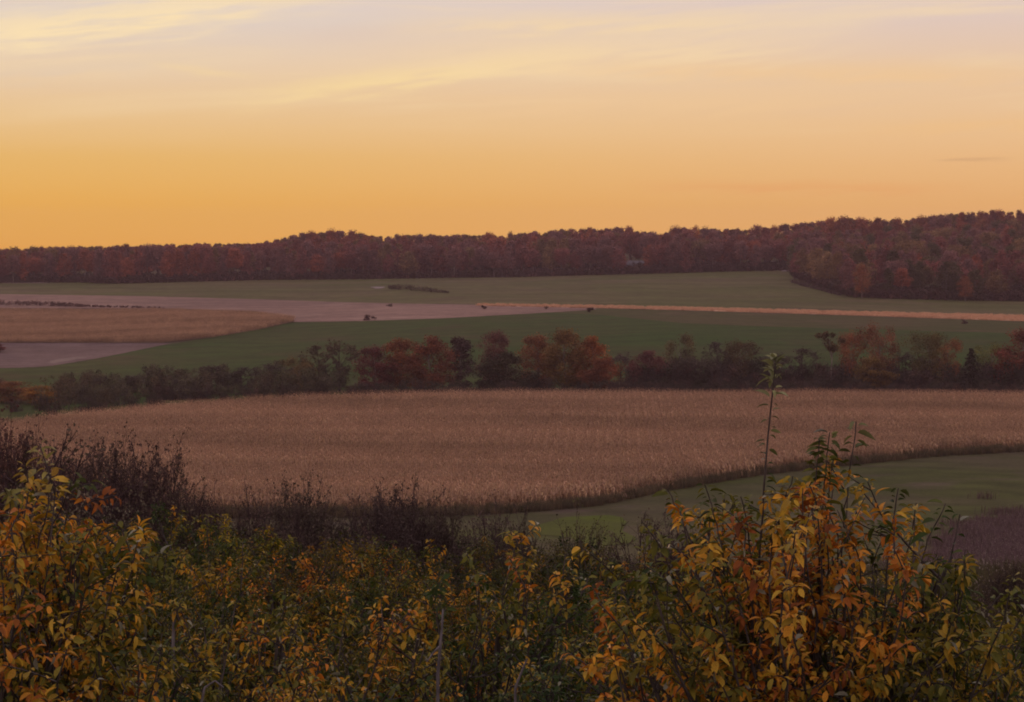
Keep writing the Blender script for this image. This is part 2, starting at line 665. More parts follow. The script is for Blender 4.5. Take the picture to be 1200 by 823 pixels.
M_UP = land_material('upper_pasture', (0.078, 0.082, 0.026), (0.105, 0.086, 0.042), (0.105, 0.070, 0.048), big=0.012, stripe=(0.16, 1, 48.0, 90), samt=0.2, fine=0.35)
M_STUB = land_material('stubble', (0.235, 0.145, 0.122), (0.17, 0.105, 0.092), (0.29, 0.19, 0.16), big=0.012, stripe=(0.2, 1, 26.0, 40), samt=0.13, fine=0.5)
M_MAUVE = land_material('bare_soil', (0.15, 0.10, 0.098), (0.115, 0.074, 0.075), (0.18, 0.12, 0.11), big=0.02, stripe=(0.1, 1, 6.0, 12), samt=0.12)
M_HAY = land_material('hay_field', (0.027, 0.056, 0.009), (0.040, 0.052, 0.013), (0.055, 0.044, 0.020), big=0.016, stripe=(-0.25, 1, 17.0, 40), samt=0.16)
M_OLIVE = land_material('olive_pasture', (0.068, 0.058, 0.024), (0.050, 0.054, 0.017), (0.09, 0.06, 0.038), big=0.02, stripe=(0.1, 1, 13.0, 24), samt=0.15)
M_TAN = land_material('dry_grass_strip', (0.58, 0.35, 0.23), (0.50, 0.29, 0.19), big=0.03, fine=0.5, bump=0.4)
M_SOIL = land_material('corn_soil', (0.15, 0.095, 0.06), (0.19, 0.12, 0.08), big=0.05)
M_TURF = land_material('mown_turf', (0.056, 0.062, 0.018), (0.076, 0.062, 0.036), (0.098, 0.068, 0.058), big=0.03, stripe=(0.45, 1, 13.0, 26), samt=0.16, fine=1.6, bump=0.3)
M_PALE = land_material('pale_bare_earth', (0.25, 0.20, 0.20), (0.21, 0.17, 0.17), big=0.1)

field('upper_pasture', forest_base, lambda x: max(stub_up(x) if x < 560 else 0, strip_up(x) if x >= 560 else 0) + 0.8, -400, 1600, M_UP, 0.0,
      far=lambda p: cast(p, forest_base(p)) + 25, ny=60)
hay_up = curve([(-400, 446), (0, 431.5), (40, 430.5), (60, 429), (120, 419), (190, 405), (250, 395.5), (300, 387), (345, 378), (430, 376.3), (520, 373), (640, 366.5),
                (700, 369), (800, 379), (900, 383), (1200, 391), (1600, 398)])
field('hay_field', hay_up, None, -400, 1600, M_HAY, 0.02, near=lambda p: float(np.interp(p, [-400, 0, 300, 600], [335, 352, 388, 396])), ny=50)
field('olive_pasture', strip_lo, hay_up, 640, 1600, M_OLIVE, 0.03, ny=24)
stub_lo = curve([(-400, 361), (0, 361.5), (200, 362), (300, 365), (345, 378), (430, 376.5), (520, 373.4), (640, 366.8), (700, 363)])
field('stubble_field', stub_up, stub_lo, -400, 700, M_STUB, 0.05, ny=24)
field('dry_grass_strip', strip_up, strip_lo, 560, 1600, M_TAN, 0.10, ny=6, wob=0.6)
corn2_lo = curve([(-400, 402), (190, 402), (250, 395.5), (300, 387.2), (345, 377)])
corn2_up = curve([(-400, 364), (0, 365), (200, 366), (300, 369.5), (345, 375)])
_, c2x, c2n, c2f = field('far_corn_soil', corn2_up, corn2_lo, -400, 345, M_SOIL, 0.08, ny=24, step=5)
low_up = curve([(-400, 402), (190, 402.5), (200, 403)])
low_lo = curve([(-400, 446), (0, 432), (40, 431), (60, 429.5), (120, 419.5), (190, 405), (200, 403.2)])
field('bare_soil', low_up, low_lo, -400, 200, M_MAUVE, 0.06, ny=20)


def patch(name, cx, cy, w, h, mat, off, tilt=0.0):
    """a small irregular bare patch given by its outline in the field"""
    n = 26
    X, Y = [], []
    for k in range(n):
        a = 2 * math.pi * k / n
        rr = 1 + 0.18 * math.sin(3 * a + cx) + 0.1 * math.sin(5 * a + cy)
        p, q = cx + w / 2 * rr * math.cos(a), cy + h / 2 * rr * math.sin(a) + tilt * math.cos(a)
        d = cast(p, q)
        X.append(wx(p, d))
        Y.append(d)
    X, Y = np.array(X), np.array(Y)
    X = np.append(X, X.mean())
    Y = np.append(Y, Y.mean())
    Z = ground(X, Y) + off
    f = np.array([(k, (k + 1) % n, n) for k in range(n)])
    structure(name, make_mesh(name, np.stack([X, Y, Z], -1), [f], mat))


patch('bare_patch', 443, 337.4, 15, 2.2, M_PALE, 0.12)
patch('bare_patch', 924, 317.6, 18, 2.0, M_PALE, 0.14)
patch('bare_patch', 76, 422.5, 44, 3.6, land_material('pale_earth', (0.21, 0.155, 0.14), (0.18, 0.13, 0.12), big=0.1), 0.10, -3.2)
patch('lush_patch', 690, 622, 110, 34, land_material('lush_grass', (0.075, 0.095, 0.012), (0.06, 0.07, 0.015), big=0.08, fine=1.6), 0.06, 4)
patch('bare_patch', 25, 331.6, 60, 1.5, land_material('pale_verge', (0.24, 0.18, 0.16), (0.2, 0.15, 0.14), big=0.1), 0.14)

# the near cornfield: soil sheet here, plants further down
corn_lo = curve([(-500, 604), (300, 604), (500, 603), (570, 601), (640, 596), (700, 590), (800, 570), (890, 555), (1000, 543), (1100, 533), (1200, 527.5), (1600, 512)])
corn_far = curve([(-500, 325), (0, 340), (30, 345), (150, 360), (300, 378), (450, 384), (700, 386), (1000, 385), (1200, 383), (1600, 378)])
_, c1x, c1n, c1f = field('corn_soil', None, corn_lo, -500, 1600, M_SOIL, 0.04, far=corn_far, ny=30)
field('grass_field', None, None, 430, 1700, M_TURF, 0.02, near=lambda p: float(np.interp(p, [430, 560, 700], [222, 168, 112])), far=lambda p: cast(p, corn_lo(p)) + 6, ny=60)

# ------------------------------------------------------------------ instanced stuff (geometry nodes)
def scatter(name, label, cat, pts, rot, scl, pick, protos):
    """ONE stuff object: stands copies of the proto meshes on its points"""
    me = bpy.data.meshes.new(name)
    pts = np.asarray(pts, np.float32)
    me.vertices.add(len(pts))
    me.vertices.foreach_set('co', pts.ravel())
    for nm, arr, tp in (('rot', rot, 'FLOAT'), ('scl', scl, 'FLOAT'), ('pick', pick, 'INT')):
        a = me.attributes.new(nm, tp, 'POINT')
        a.data.foreach_set('value', np.asarray(arr, np.int32 if tp == 'INT' else np.float32))
    o = link(name, me)
    o['kind'] = 'stuff'
    o['label'] = label
    o['category'] = cat
    ng = bpy.data.node_groups.new(name + '_nodes', 'GeometryNodeTree')
    ng.interface.new_socket('Geometry', in_out='INPUT', socket_type='NodeSocketGeometry')
    ng.interface.new_socket('Geometry', in_out='OUTPUT', socket_type='NodeSocketGeometry')
    N, L = ng.nodes, ng.links
    gi, go = N.new('NodeGroupInput'), N.new('NodeGroupOutput')
    gi_inst = N.new('GeometryNodeGeometryToInstance')
    for pm in reversed(protos):
        po = bpy.data.objects.new(name + '_source', pm)     # data only, never placed in the scene
        oi = N.new('GeometryNodeObjectInfo')
        oi.inputs['Object'].default_value = po
        L.new(oi.outputs['Geometry'], gi_inst.inputs[0])

    def attr(nm, tp):
        n = N.new('GeometryNodeInputNamedAttribute')
        n.data_type = tp
        n.inputs[0].default_value = nm
        return n.outputs[0]
    iop = N.new('GeometryNodeInstanceOnPoints')
    L.new(gi.outputs[0], iop.inputs['Points'])
    if len(protos) == 1:
        L.new(gi_inst.outputs[0], iop.inputs['Instance'])
    else:
        # every proto becomes one instance of a joined set; 'pick' chooses among them
        j = N.new('GeometryNodeJoinGeometry')
        N.remove(gi_inst)
        for n in [n for n in N if n.bl_idname == 'GeometryNodeObjectInfo']:
            g = N.new('GeometryNodeGeometryToInstance')
            L.new(n.outputs['Geometry'], g.inputs[0])
            L.new(g.outputs[0], j.inputs[0])
        L.new(j.outputs[0], iop.inputs['Instance'])
        iop.inputs['Pick Instance'].default_value = True
        L.new(attr('pick', 'INT'), iop.inputs['Instance Index'])
    cx = N.new('ShaderNodeCombineXYZ')
    L.new(attr('rot', 'FLOAT'), cx.inputs[2])
    L.new(cx.outputs[0], iop.inputs['Rotation'])
    L.new(attr('scl', 'FLOAT'), iop.inputs['Scale'])
    L.new(iop.outputs[0], go.inputs[0])
    md = o.modifiers.new('scatter', 'NODES')
    md.node_group = ng
    return o


# ------------------------------------------------------------------ corn
M_CORN = leaf_material('ripe_corn', 'attr', trans=0.2, rough=0.9, var=0.16, nscale=0.6)


def corn_row(seed, length=3.0, step=0.2, tone=1.0):
    """a short run of dried corn plants along x"""
    r = np.random.default_rng(seed)
    V, Q, C = [], [], []
    n = 0
    for k in range(int(length / step)):
        x0 = (k + 0.5) * step - length / 2 + r.normal(0, .02)
        y0 = r.normal(0, .04)
        h = 2.15 + r.normal(0, .13)
        lean = r.normal(0, .06, 2)
        # stalk as a thin blade pair
        w = .018
        top = np.array([x0 + lean[0], y0 + lean[1], h])
        bot = np.array([x0, y0, 0])
        a = r.uniform(0, math.pi)
        s = np.array([math.cos(a), math.sin(a), 0]) * w
        V += [bot - s, bot + s, top + s * .4, top - s * .4]
        Q.append((n, n + 1, n + 2, n + 3))
        n += 4
        cst = np.array([0.38, 0.22, 0.14]) * r.uniform(.7, 1.1)
        C += [cst * .9] * 4
        for q in range(7):
            t = r.uniform(.18, .9)
            p = bot + (top - bot) * t
            a = r.uniform(0, 2 * math.pi)
            d = np.array([math.cos(a), math.sin(a), 0])
            s = np.array([-d[1], d[0], 0]) * .045
            ln = r.uniform(.3, .5)
            p1 = p + d * ln * .55 + np.array([0, 0, r.uniform(.02, .16)])
            p2 = p + d * ln + np.array([0, 0, -r.uniform(.1, .45)])
            V += [p - s * .6, p + s * .6, p1 + s, p1 - s, p2 + s * .4, p2 - s * .4]
            Q += [(n, n + 1, n + 2, n + 3), (n + 3, n + 2, n + 4, n + 5)]
            n += 6
            cl = np.array([0.51, 0.315, 0.195]) * r.uniform(.6, 1.2) * np.array([1, r.uniform(.92, 1.06), r.uniform(.85, 1.1)])
            C += [cl] * 6
        # tassel
        for q in range(3):
            a = r.uniform(0, 2 * math.pi)
            d = np.array([math.cos(a), math.sin(a), 0]) * r.uniform(.05, .15)
            s = np.array([-d[1], d[0], 0]) * .12
            V += [top - s, top + s, top + d + [0, 0, r.uniform(.15, .3)]]
            V.append(V[-1] + s * .2)
            Q.append((n, n + 1, n + 2, n + 3))
            n += 4
            C += [np.array([0.52, 0.31, 0.21])] * 4
    return make_mesh('corn_row', np.array(V), [np.array(Q)], M_CORN, np.array(C) * tone)


def corn_points(pxs, near, far, row, run, seed, x_lo, x_hi, ang):
    r = np.random.default_rng(seed)
    Xn, Xf = wx(pxs, near), wx(pxs, far)
    y0, y1 = near.min() - 20, far.max() + 20
    X0, X1 = wx(x_lo, far.max()), wx(x_hi, far.max())
    # rows follow a slightly turned grid
    c, s = math.cos(ang), math.sin(ang)
    us = np.arange(-700, 700, run)
    vs = np.arange(0, 1100, row)
    U, Vv = np.meshgrid(us, vs)
    U = U + (np.arange(len(vs)) % 2)[:, None] * run * .5
    X = U * c - Vv * s
    Y = U * s + Vv * c
    X, Y = X.ravel(), Y.ravel()
    keep = (Y > y0) & (Y < y1)
    X, Y = X[keep], Y[keep]
    px = 600 + F * X / Y
    keep = (px > x_lo) & (px < x_hi)
    X, Y, px = X[keep], Y[keep], px[keep]
    keep = (Y > np.interp(px, pxs, near) + .3) & (Y < np.interp(px, pxs, far) - .3)
    X, Y = X[keep], Y[keep]
    # a few thin spots and the sprayer's wheel tracks
    keep = ((-X * s + Y * c) % 27.0 > 1.3) & (r.uniform(size=len(X)) > 0.03 + 0.05 * (np.sin(X * .07 + Y * .11) > .8))
    X, Y = X[keep], Y[keep]
    Z = ground(X, Y)
    h = 1 + .05 * np.sin(X * .05 + 1) * np.sin(Y * .13) + r.normal(0, .05, len(X))
    rot = ang + np.where(r.uniform(size=len(X)) > .5, math.pi, 0)
    # long drifts of taller, darker and paler plants that follow the rows
    u, v = X * c + Y * s, -X * s + Y * c
    w_ = (np.sin(v * .41 + 1.5 * np.sin(u * .021)) + np.sin(v * 1.03 + 2 + 2.2 * np.sin(u * .013 + 1)) + .8 * np.sin(v * .17 + u * .012) + .7 * np.sin(u * .06 + v * .09))
    h = h + .06 * w_
    pick = np.clip(np.round(1.5 + .85 * w_ + r.normal(0, .7, len(X))), 0, 3).astype(int)
    return np.stack([X, Y, Z], -1), rot, h, pick


corn_protos = [corn_row(s, tone=t) for s, t in ((11, .66), (12, .83), (13, .95), (14, 1.12))]
p, ro, sca, pk = corn_points(c1x, c1n, c1f, 0.76, 3.0, 5, -120, 1330, R(-3))
scatter('corn', 'broad field of ripe dry tan corn behind the orchard and brush', 'corn', p, ro, sca, pk, corn_protos)
p, ro, sca, pk = corn_points(c2x, c2n, c2f, 0.9, 3.0, 6, -120, 345, R(2))
sca = sca * .72
scatter('corn', 'distant small field of dry reddish tan corn at the left', 'corn', p, ro, sca, pk, corn_protos)

# ------------------------------------------------------------------ tufts of grass and weeds
def tuft(seed, n, h, spread, c1, c2, seedhead=0.0, wid=.012):
    r = np.random.default_rng(seed)
    V, Q, C = [], [], []
    for k in range(n):
        a = r.uniform(0, 2 * math.pi)
        p = np.array([r.normal(0, spread * .4), r.normal(0, spread * .4), 0])
        d = np.array([math.cos(a), math.sin(a), 0])
        s = np.array([-d[1], d[0], 0]) * wid
        hh = h * r.uniform(.5, 1.1)
        p1 = p + d * hh * .12 + [0, 0, hh * .55]
        p2 = p + d * hh * r.uniform(.2, .45) + [0, 0, hh]
        i = len(V)
        V += [p - s, p + s, p1 + s, p1 - s, p2 + s * .3, p2 - s * .3]
        Q += [(i, i + 1, i + 2, i + 3), (i + 3, i + 2, i + 4, i + 5)]
        f = r.uniform()
        c = np.array(c1) * (1 - f) + np.array(c2) * f
        C += [c * .8] * 2 + [c] * 2 + [c * 1.1] * 2
        if r.uniform() < seedhead:
            i = len(V)
            g = s * 1.2
            V += [p2 - g, p2 + g, p2 + g * .8 + [0, 0, .04], p2 - g * .8 + [0, 0, .04]]
            Q += [(i, i + 1, i + 2, i + 3)]
            C += [np.array([.26, .22, .2])] * 4
    return make_mesh('tuft', np.array(V), [np.array(Q)], M_DRY, np.array(C))


def tuft_field(name, label, n, x0, x1, d0, d1, protos, scale, seed, test=None):
    r = np.random.default_rng(seed)
    px = r.uniform(x0, x1, n)
    Y = np.sqrt(r.uniform(d0**2, d1**2, n))
    if test is not None:
        k = test(px, Y, r)
        px, Y = px[k], Y[k]
    X = wx(px, Y)
    P = np.stack([X, Y, ground(X, Y)], -1)
    return scatter(name, label, name.replace('_', ' '), P, r.uniform(0, 6.28, len(X)), scale * r.uniform(.6, 1.4, len(X)), r.integers(0, len(protos), len(X)), protos)


weeds = [tuft(21, 60, .9, .9, (.06, .05, .018), (.09, .065, .035)), tuft(22, 60, 1.1, 1.0, (.085, .065, .05), (.045, .048, .012), .2),  # weed colours darkened to deepen the shade between the trees
         tuft(23, 70, .8, 1.1, (.035, .045, .01), (.075, .055, .02), .05)]
tuft_field('weeds', 'tangled olive and brown weeds filling the orchard floor and bank', 9000, -60, 1260, 14, 112, weeds, 1.0, 31)
mauve = [tuft(24, 70, .8, 1.3, (.10, .062, .072), (.14, .09, .10), .08, wid=.02), tuft(25, 70, .7, 1.3, (.085, .05, .06), (.12, .085, .07), .0, wid=.02)]


def mauve_ok(px, Y, r):
    e = np.interp(px, [1010, 1060, 1100, 1150, 1260], [112, 122, 150, 182, 205])
    return Y < e + r.normal(0, 18, len(px)) * (px > 1030) - 6


tuft_field('dry_weeds', 'patch of mauve brown dry weeds at the right below the grass field', 9000, 990, 1290, 100, 235, mauve, 1.0, 32, mauve_ok)
fring = [tuft(26, 50, 1.0, .8, (.20, .13, .08), (.12, .10, .05)), tuft(27, 50, 1.2, .8, (.10, .07, .05), (.07, .07, .03))]


def fringe_pts(px, Y, r):
    yn = np.interp(px, c1x, c1n)
    return np.abs(Y - yn + 1.5) < 1.6


tuft_field('edge_grass', 'narrow fringe of uncut grass along the near edge of the cornfield', 90000, -120, 1260, 205, 330, fring, .8, 33, fringe_pts)
tan = [tuft(28, 60, 1.0, 1.2, (.62, .38, .25), (.5, .29, .19), wid=.05), tuft(29, 60, 1.0, 1.2, (.55, .33, .21), (.66, .42, .28), wid=.05)]


def strip_pts(px, Y, r):
    lo = np.interp(px, spx, sn)
    hi = np.interp(px, spx, sf)
    return (Y > lo) & (Y < hi + 1)


spx = np.arange(560, 1300, 20.0)
sn = np.array([cast(q, strip_lo(q)) for q in spx])
sf = np.array([cast(q, strip_up(q)) for q in spx])
tuft_field('tall_dry_grass', 'long thin strip of tall pale tan grass crossing the far pasture', 26000, 560, 1290, 620, 790, tan, .6, 34, strip_pts)

# ------------------------------------------------------------------ generic foliage trees
QUAD = np.array([(-.5, 0, 0), (0, .5, .12), (.5, 0, 0), (0, -.5, .12)])
QF = [np.array([(0, 1, 2, 3)])]


def leaf_cloud(r, C, rad, n, size, col, var=.25, flat=.85, hole=0.0):
    """n leaf-sized faces in clumps centred on C (k,3) with radii rad"""
    k = r.integers(0, len(C), n)
    d = r.normal(size=(n, 3))
    d /= np.linalg.norm(d, axis=1, keepdims=True)
    rr = r.uniform(size=n) ** .6 * 1.12
    P = C[k] + d * (rad[k] * rr)[:, None] * np.array([1, 1, flat])
    nd = r.normal(size=(n, 3)) + d * .8
    X, Yv, Z = frames(nd, r.uniform(0, 6.28, n))
    # clump tint and single leaf tint
    tint = 1 + r.normal(0, var, len(C))[k]
    cc = np.asarray(col, float)
    if cc.ndim == 1:
        cc = np.tile(cc, (n, 1))
    cols = cc * np.clip(tint * (1 + r.normal(0, .14, n)), .3, 2)[:, None]
    return scatter_template(QUAD, QF, P, Z, X, Yv, size * r.uniform(.6, 1.3, n), cols)


def crown_centres(r, W, H0, H1, k, shape='round'):
    """clump centres filling a crown between heights H0..H1 of width W"""
    out = []
    lob = r.uniform(0, 6.28, 3)
    while len(out) < k:
        t = r.uniform()
        a = r.uniform(0, 6.28)
        if shape == 'round':
            prof = math.sin(math.pi * min(1, (t * .86 + .14))) ** .55 if t < .98 else .2
        elif shape == 'tall':
            prof = (1 - t) ** .55 * min(1, .45 + t * 3)
        elif shape == 'vase':
            prof = (.35 + .75 * t) * (1 if t < .8 else math.sqrt(max(0, 1 - ((t - .8) / .25) ** 2)))
        else:
            prof = 1 - t
        ru = math.sqrt(r.uniform(.12, 1))
        rad = W / 2 * prof * ru * (1 + .22 * math.sin(2 * a + lob[0]) + .14 * math.sin(3 * a + lob[1] + 4 * t))
        out.append((rad * math.cos(a), rad * math.sin(a), H0 + (H1 - H0) * t))
    return np.array(out)


def branch_to(r, tb, C, trunk_top, H0, tr, sides=4, thin=.25):
    for c in C:
        h = min(max(c[2] - abs(c[0]) * .9 - abs(c[1]) * .9 - r.uniform(0, 1), H0 * .55), trunk_top)
        p0 = np.array([0, 0, h])
        p1 = np.array([c[0] * .55, c[1] * .55, (h + c[2]) / 2 - .1 * (c[2] - h)])
        tb.add(bez(p0, p1, c, 4), tr * thin, tr * thin * .25, sides)


def tree_mesh(seed, W, H, k, n, size, shape='round', base=.22, tr=.2, var=.25, crad=None, leafmat=None, barkmat=None, bark=None, gaps=1.0):
    """returns (trunk mesh, crown mesh): base colour is left white so the object's colour tints the crown"""
    r = np.random.default_rng(seed)
    H0 = H * base
    C = crown_centres(r, W * .86, H0 + W * .06, H - W * .07, k, shape)
    cr = (crad or W * .15) * r.uniform(.7, 1.35, k) * gaps
    V, Q, cc = leaf_cloud(r, C, cr, n, size, (1, 1, 1), var)
    # small shifts of hue inside one crown
    hue = 1 + .10 * np.sin(V[:, 0] * 1.3 / W * 6 + seed)[:, None] * np.array([.6, 0, -.6])
    crown = make_mesh('crown', V, Q, leafmat or M_FAR, cc * hue)
    tb = Tubes()
    tt = H * .82
    bend = r.normal(0, W * .02, (4, 2))
    tp = np.array([[0, 0, -1.0], [bend[0][0], bend[0][1], H * .25], [bend[1][0], bend[1][1], H * .55], [bend[2][0], bend[2][1], tt]])
    tb.add(tp, tr, tr * .3, 6)
    branch_to(r, tb, C[:: 2], tt, H0, tr)
    return tb.mesh('trunk', barkmat or M_FARBARK), crown


def bare_tree_mesh(seed, W, H, n, tr=.12, leaves=300, size=.2, shape='vase'):
    """mostly leafless: fine twigs with a scatter of last leaves"""
    r = np.random.default_rng(seed)
    tb = Tubes()
    H0 = H * .12
    C = crown_centres(r, W * .8, H0 + H * .2, H * .9, n, shape)
    tb.add(np.array([[0, 0, -1.0], [r.normal(0, .15), 0, H * .3], [r.normal(0, .25), 0, H * .62], [0, 0, H * .9]]), tr, tr * .15, 5)
    branch_to(r, tb, C, H * .8, H0, tr, 3, .35)
    ends = []
    for c in C:
        for q in range(7):
            d = np.array([c[0] * .25, c[1] * .25, .9]) + r.normal(0, .8, 3)
            d /= np.linalg.norm(d)
            ln = r.uniform(.5, 1.1) * W * .16
            e = c + d * ln
            tb.add(np.array([c, (c + e) / 2 + r.normal(0, .04, 3), e]), tr * .12, tr * .04, 3)
            ends.append(e)
            for w_ in range(3):
                d2 = d + r.normal(0, .6, 3)
                e2 = c + d * ln * r.uniform(.3, .9)
                e3 = e2 + d2 * ln * .45
                tb.add(np.array([e2, e3]), tr * .07, tr * .03, 3)
                ends.append(e3)
    ends = np.array(ends)
    V, Q, cc = leaf_cloud(r, ends, np.full(len(ends), W * .04), leaves, size, (1, 1, 1), .2)
    return tb.mesh('trunk', M_BRUSH), make_mesh('crown', V, Q, M_FAR, cc)


def conifer_mesh(seed, W, H, n=3500, size=.3):
    r = np.random.default_rng(seed)
    tb = Tubes()
    tb.add(np.array([[0, 0, -.5], [0, 0, H * .5], [0, 0, H * .98]]), .16, .02, 6)
    P, D = [], []
    for t in np.linspace(.04, .97, 26):
        L_ = W / 2 * (1 - t) ** .85 * r.uniform(.75, 1.15)
        for q in range(7):
            a = r.uniform(0, 6.28)
            d = np.array([math.cos(a), math.sin(a), -.18])
            p0 = np.array([0, 0, H * t])
            l2 = L_ * r.uniform(.6, 1.1)
            tb.add(np.array([p0, p0 + d * l2]), .03, .01, 3)
            for s in np.linspace(.15, 1, 9):
                P.append(p0 + d * l2 * s)
                D.append(.25)
    P = np.array(P)
    V, Q, cc = leaf_cloud(r, P, np.array(D), n, size, (1, 1, 1), .25, flat=.7)
    return tb.mesh('trunk', M_FARBARK), make_mesh('crown', V, Q, M_FAR, cc)


def plant_tree(name, label, cat, meshes, X, Y, s, color, rz=0, group=None, sxy=None, sink=0.0, z=None):
    o = thing(name, label, cat, (X, Y, (ground1(X, Y) if z is None else z) - sink), rz, group)
    o.scale = (s if sxy is None else sxy, s if sxy is None else sxy, s)
    t = link('trunk', meshes[0], o)
    c = link('crown', meshes[1], o)
    c.color = (*color, 1)
    return o


# ------------------------------------------------------------------ the woods on the far side
rg = np.random.default_rng(77)
wood = [tree_mesh(200 + i, [9, 8, 10, 7.5, 9, 8.5][i], 18, [60, 54, 64, 50, 60, 46][i], 3600, .50, ['round', 'round', 'vase', 'tall', 'round', 'round'][i],
                  base=[.2, .25, .40, .12, .18, .42][i], tr=.30, var=.15, crad=1.9) for i in range(6)]
wood_bare = [bare_tree_mesh(220 + i, 8, 17, 16, tr=.22, leaves=450, size=.4) for i in range(2)]
TONE = {
    'rust red': (0.31, 0.100, 0.062), 'dull maroon': (0.225, 0.082, 0.074), 'purple brown': (0.21, 0.105, 0.102),
    'olive brown': (0.21, 0.13, 0.066), 'burnt orange': (0.42, 0.145, 0.055), 'dark olive green': (0.085, 0.072, 0.035),
}
sky_line = curve([(-300, 290), (0, 290), (40, 288), (120, 287), (200, 285), (260, 283), (300, 284), (340, 274), (400, 268), (440, 273), (520, 274), (600, 272),
                  (660, 267), (730, 264), (765, 269), (775, 272), (790, 266), (830, 265), (860, 267), (900, 263), (960, 257), (1000, 253), (1060, 256), (1100, 250), (1150, 246),
                  (1200, 246), (1400, 240)])
cand = []


def add_wood(px, Y, reg, hmul=1.0):
    g = ground1(wx(px, Y), Y)
    h = rg.uniform(14.5, 20) * hmul
    cand.append([px, Y, g, h, reg])


# front edge of the left and middle wood, then ranks behind it
for rank in range(9):
    Y0 = rank * 13.0
    px = -130 + rg.uniform(0, 10)
    while px < 960:
        fb = cast(min(px, 922), forest_base(min(px, 922)), 900)
        Y = fb + Y0 + rg.uniform(0, 9)
        hm = .86 if rank == 0 else 1
        if not (726 < px < 758 and Y < 1150):
            add_wood(px, Y, 'left' if px < 330 else ('middle' if px < 700 else 'right middle'), hm)
        px += rg.uniform(11, 19)
# hillside wood on the right
for k in range(1500):
    px = rg.uniform(925, 1330)
    fb = cast(px, forest_base(px), 780)
    Y = fb + 420 * rg.uniform(0, 1) ** 1.2 + 2
    g = ground1(wx(px, Y), Y)
    ok = all((wx(px, Y) - wx(c[0], c[1])) ** 2 + (Y - c[1]) ** 2 > (6.0 if Y < fb + 30 else 7.0) ** 2 for c in cand if abs(c[1] - Y) < 8)
    if ok and Y < 1320:
        add_wood(px, Y, 'hillside', .8 if Y < fb + 40 else .9)
# crest trees whose tops draw the skyline
for rowy in (1235, 1262, 1290):
    px = -130.0
    while px < 1330:
        Y = rowy + rg.uniform(-6, 6)
        g = ground1(wx(px, Y), Y)
        top = wz(sky_line(px) + 1.2 + 1.3 * math.sin(px * .10) + 1.2 * math.sin(px * .043 + 1) + rg.normal(0, 1.3), Y)
        cand.append([px, Y, min(g, top - 9), max(9.0, top - g), 'crest'])
        px += rg.uniform(7, 15)
# nothing may rise above the skyline of the photograph
for c in cand:
    lim = wz(sky_line(c[0]) + abs(rg.normal(0, 1.2)), c[1])
    if c[2] + c[3] > lim:
        c[3] = max(7.0, lim - c[2])
# which of them show most: walk from near to far with a running skyline
cand.sort(key=lambda c: c[1])
run = np.full(1600, 900.0)
for c in cand:
    top = HOR + F * (CAMZ - c[2] - c[3]) / c[1]
    hw = F * 4.2 * c[3] / 18 / c[1]
    a, b = int(c[0] - hw) + 200, int(c[0] + hw) + 200
    a, b = max(0, a), min(1600, b)
    if b <= a:
        c.append(0)
        continue
    bot = HOR + F * (CAMZ - c[2]) / c[1]
    seg = run[a:b]
    vis = float(np.clip(np.minimum(seg, bot) - top, 0, None).sum()) if -6 < c[0] < 1206 else 0
    c.append(vis)
    run[a:b] = np.minimum(seg, top + 1.5)
cand.sort(key=lambda c: -c[5])
REG_TONES = {
    'left': (['rust red', 'dull maroon', 'purple brown', 'olive brown'], [.28, .34, .26, .12]),
    'middle': (['rust red', 'dull maroon', 'purple brown', 'olive brown'], [.16, .34, .38, .12]),
    'right middle': (['rust red', 'dull maroon', 'purple brown', 'olive brown'], [.10, .35, .45, .10]),
    'crest': (['rust red', 'dull maroon', 'burnt orange', 'purple brown'], [.46, .20, .18, .16]),  # redder mix paints the evening light on the treetops into the crowns
    'hillside': (['dull maroon', 'purple brown', 'olive brown', 'dark olive green', 'rust red'], [.12, .30, .36, .18, .04]),
}
WHERE = {'left': 'in the far wood beyond the stubble field at the left', 'middle': 'along the foot of the far wood near the middle',
         'right middle': 'in the far wood between the grey shed and the right hillside', 'crest': 'on the skyline crest of the far wood',
         'hillside': 'in the wood on the right hillside'}
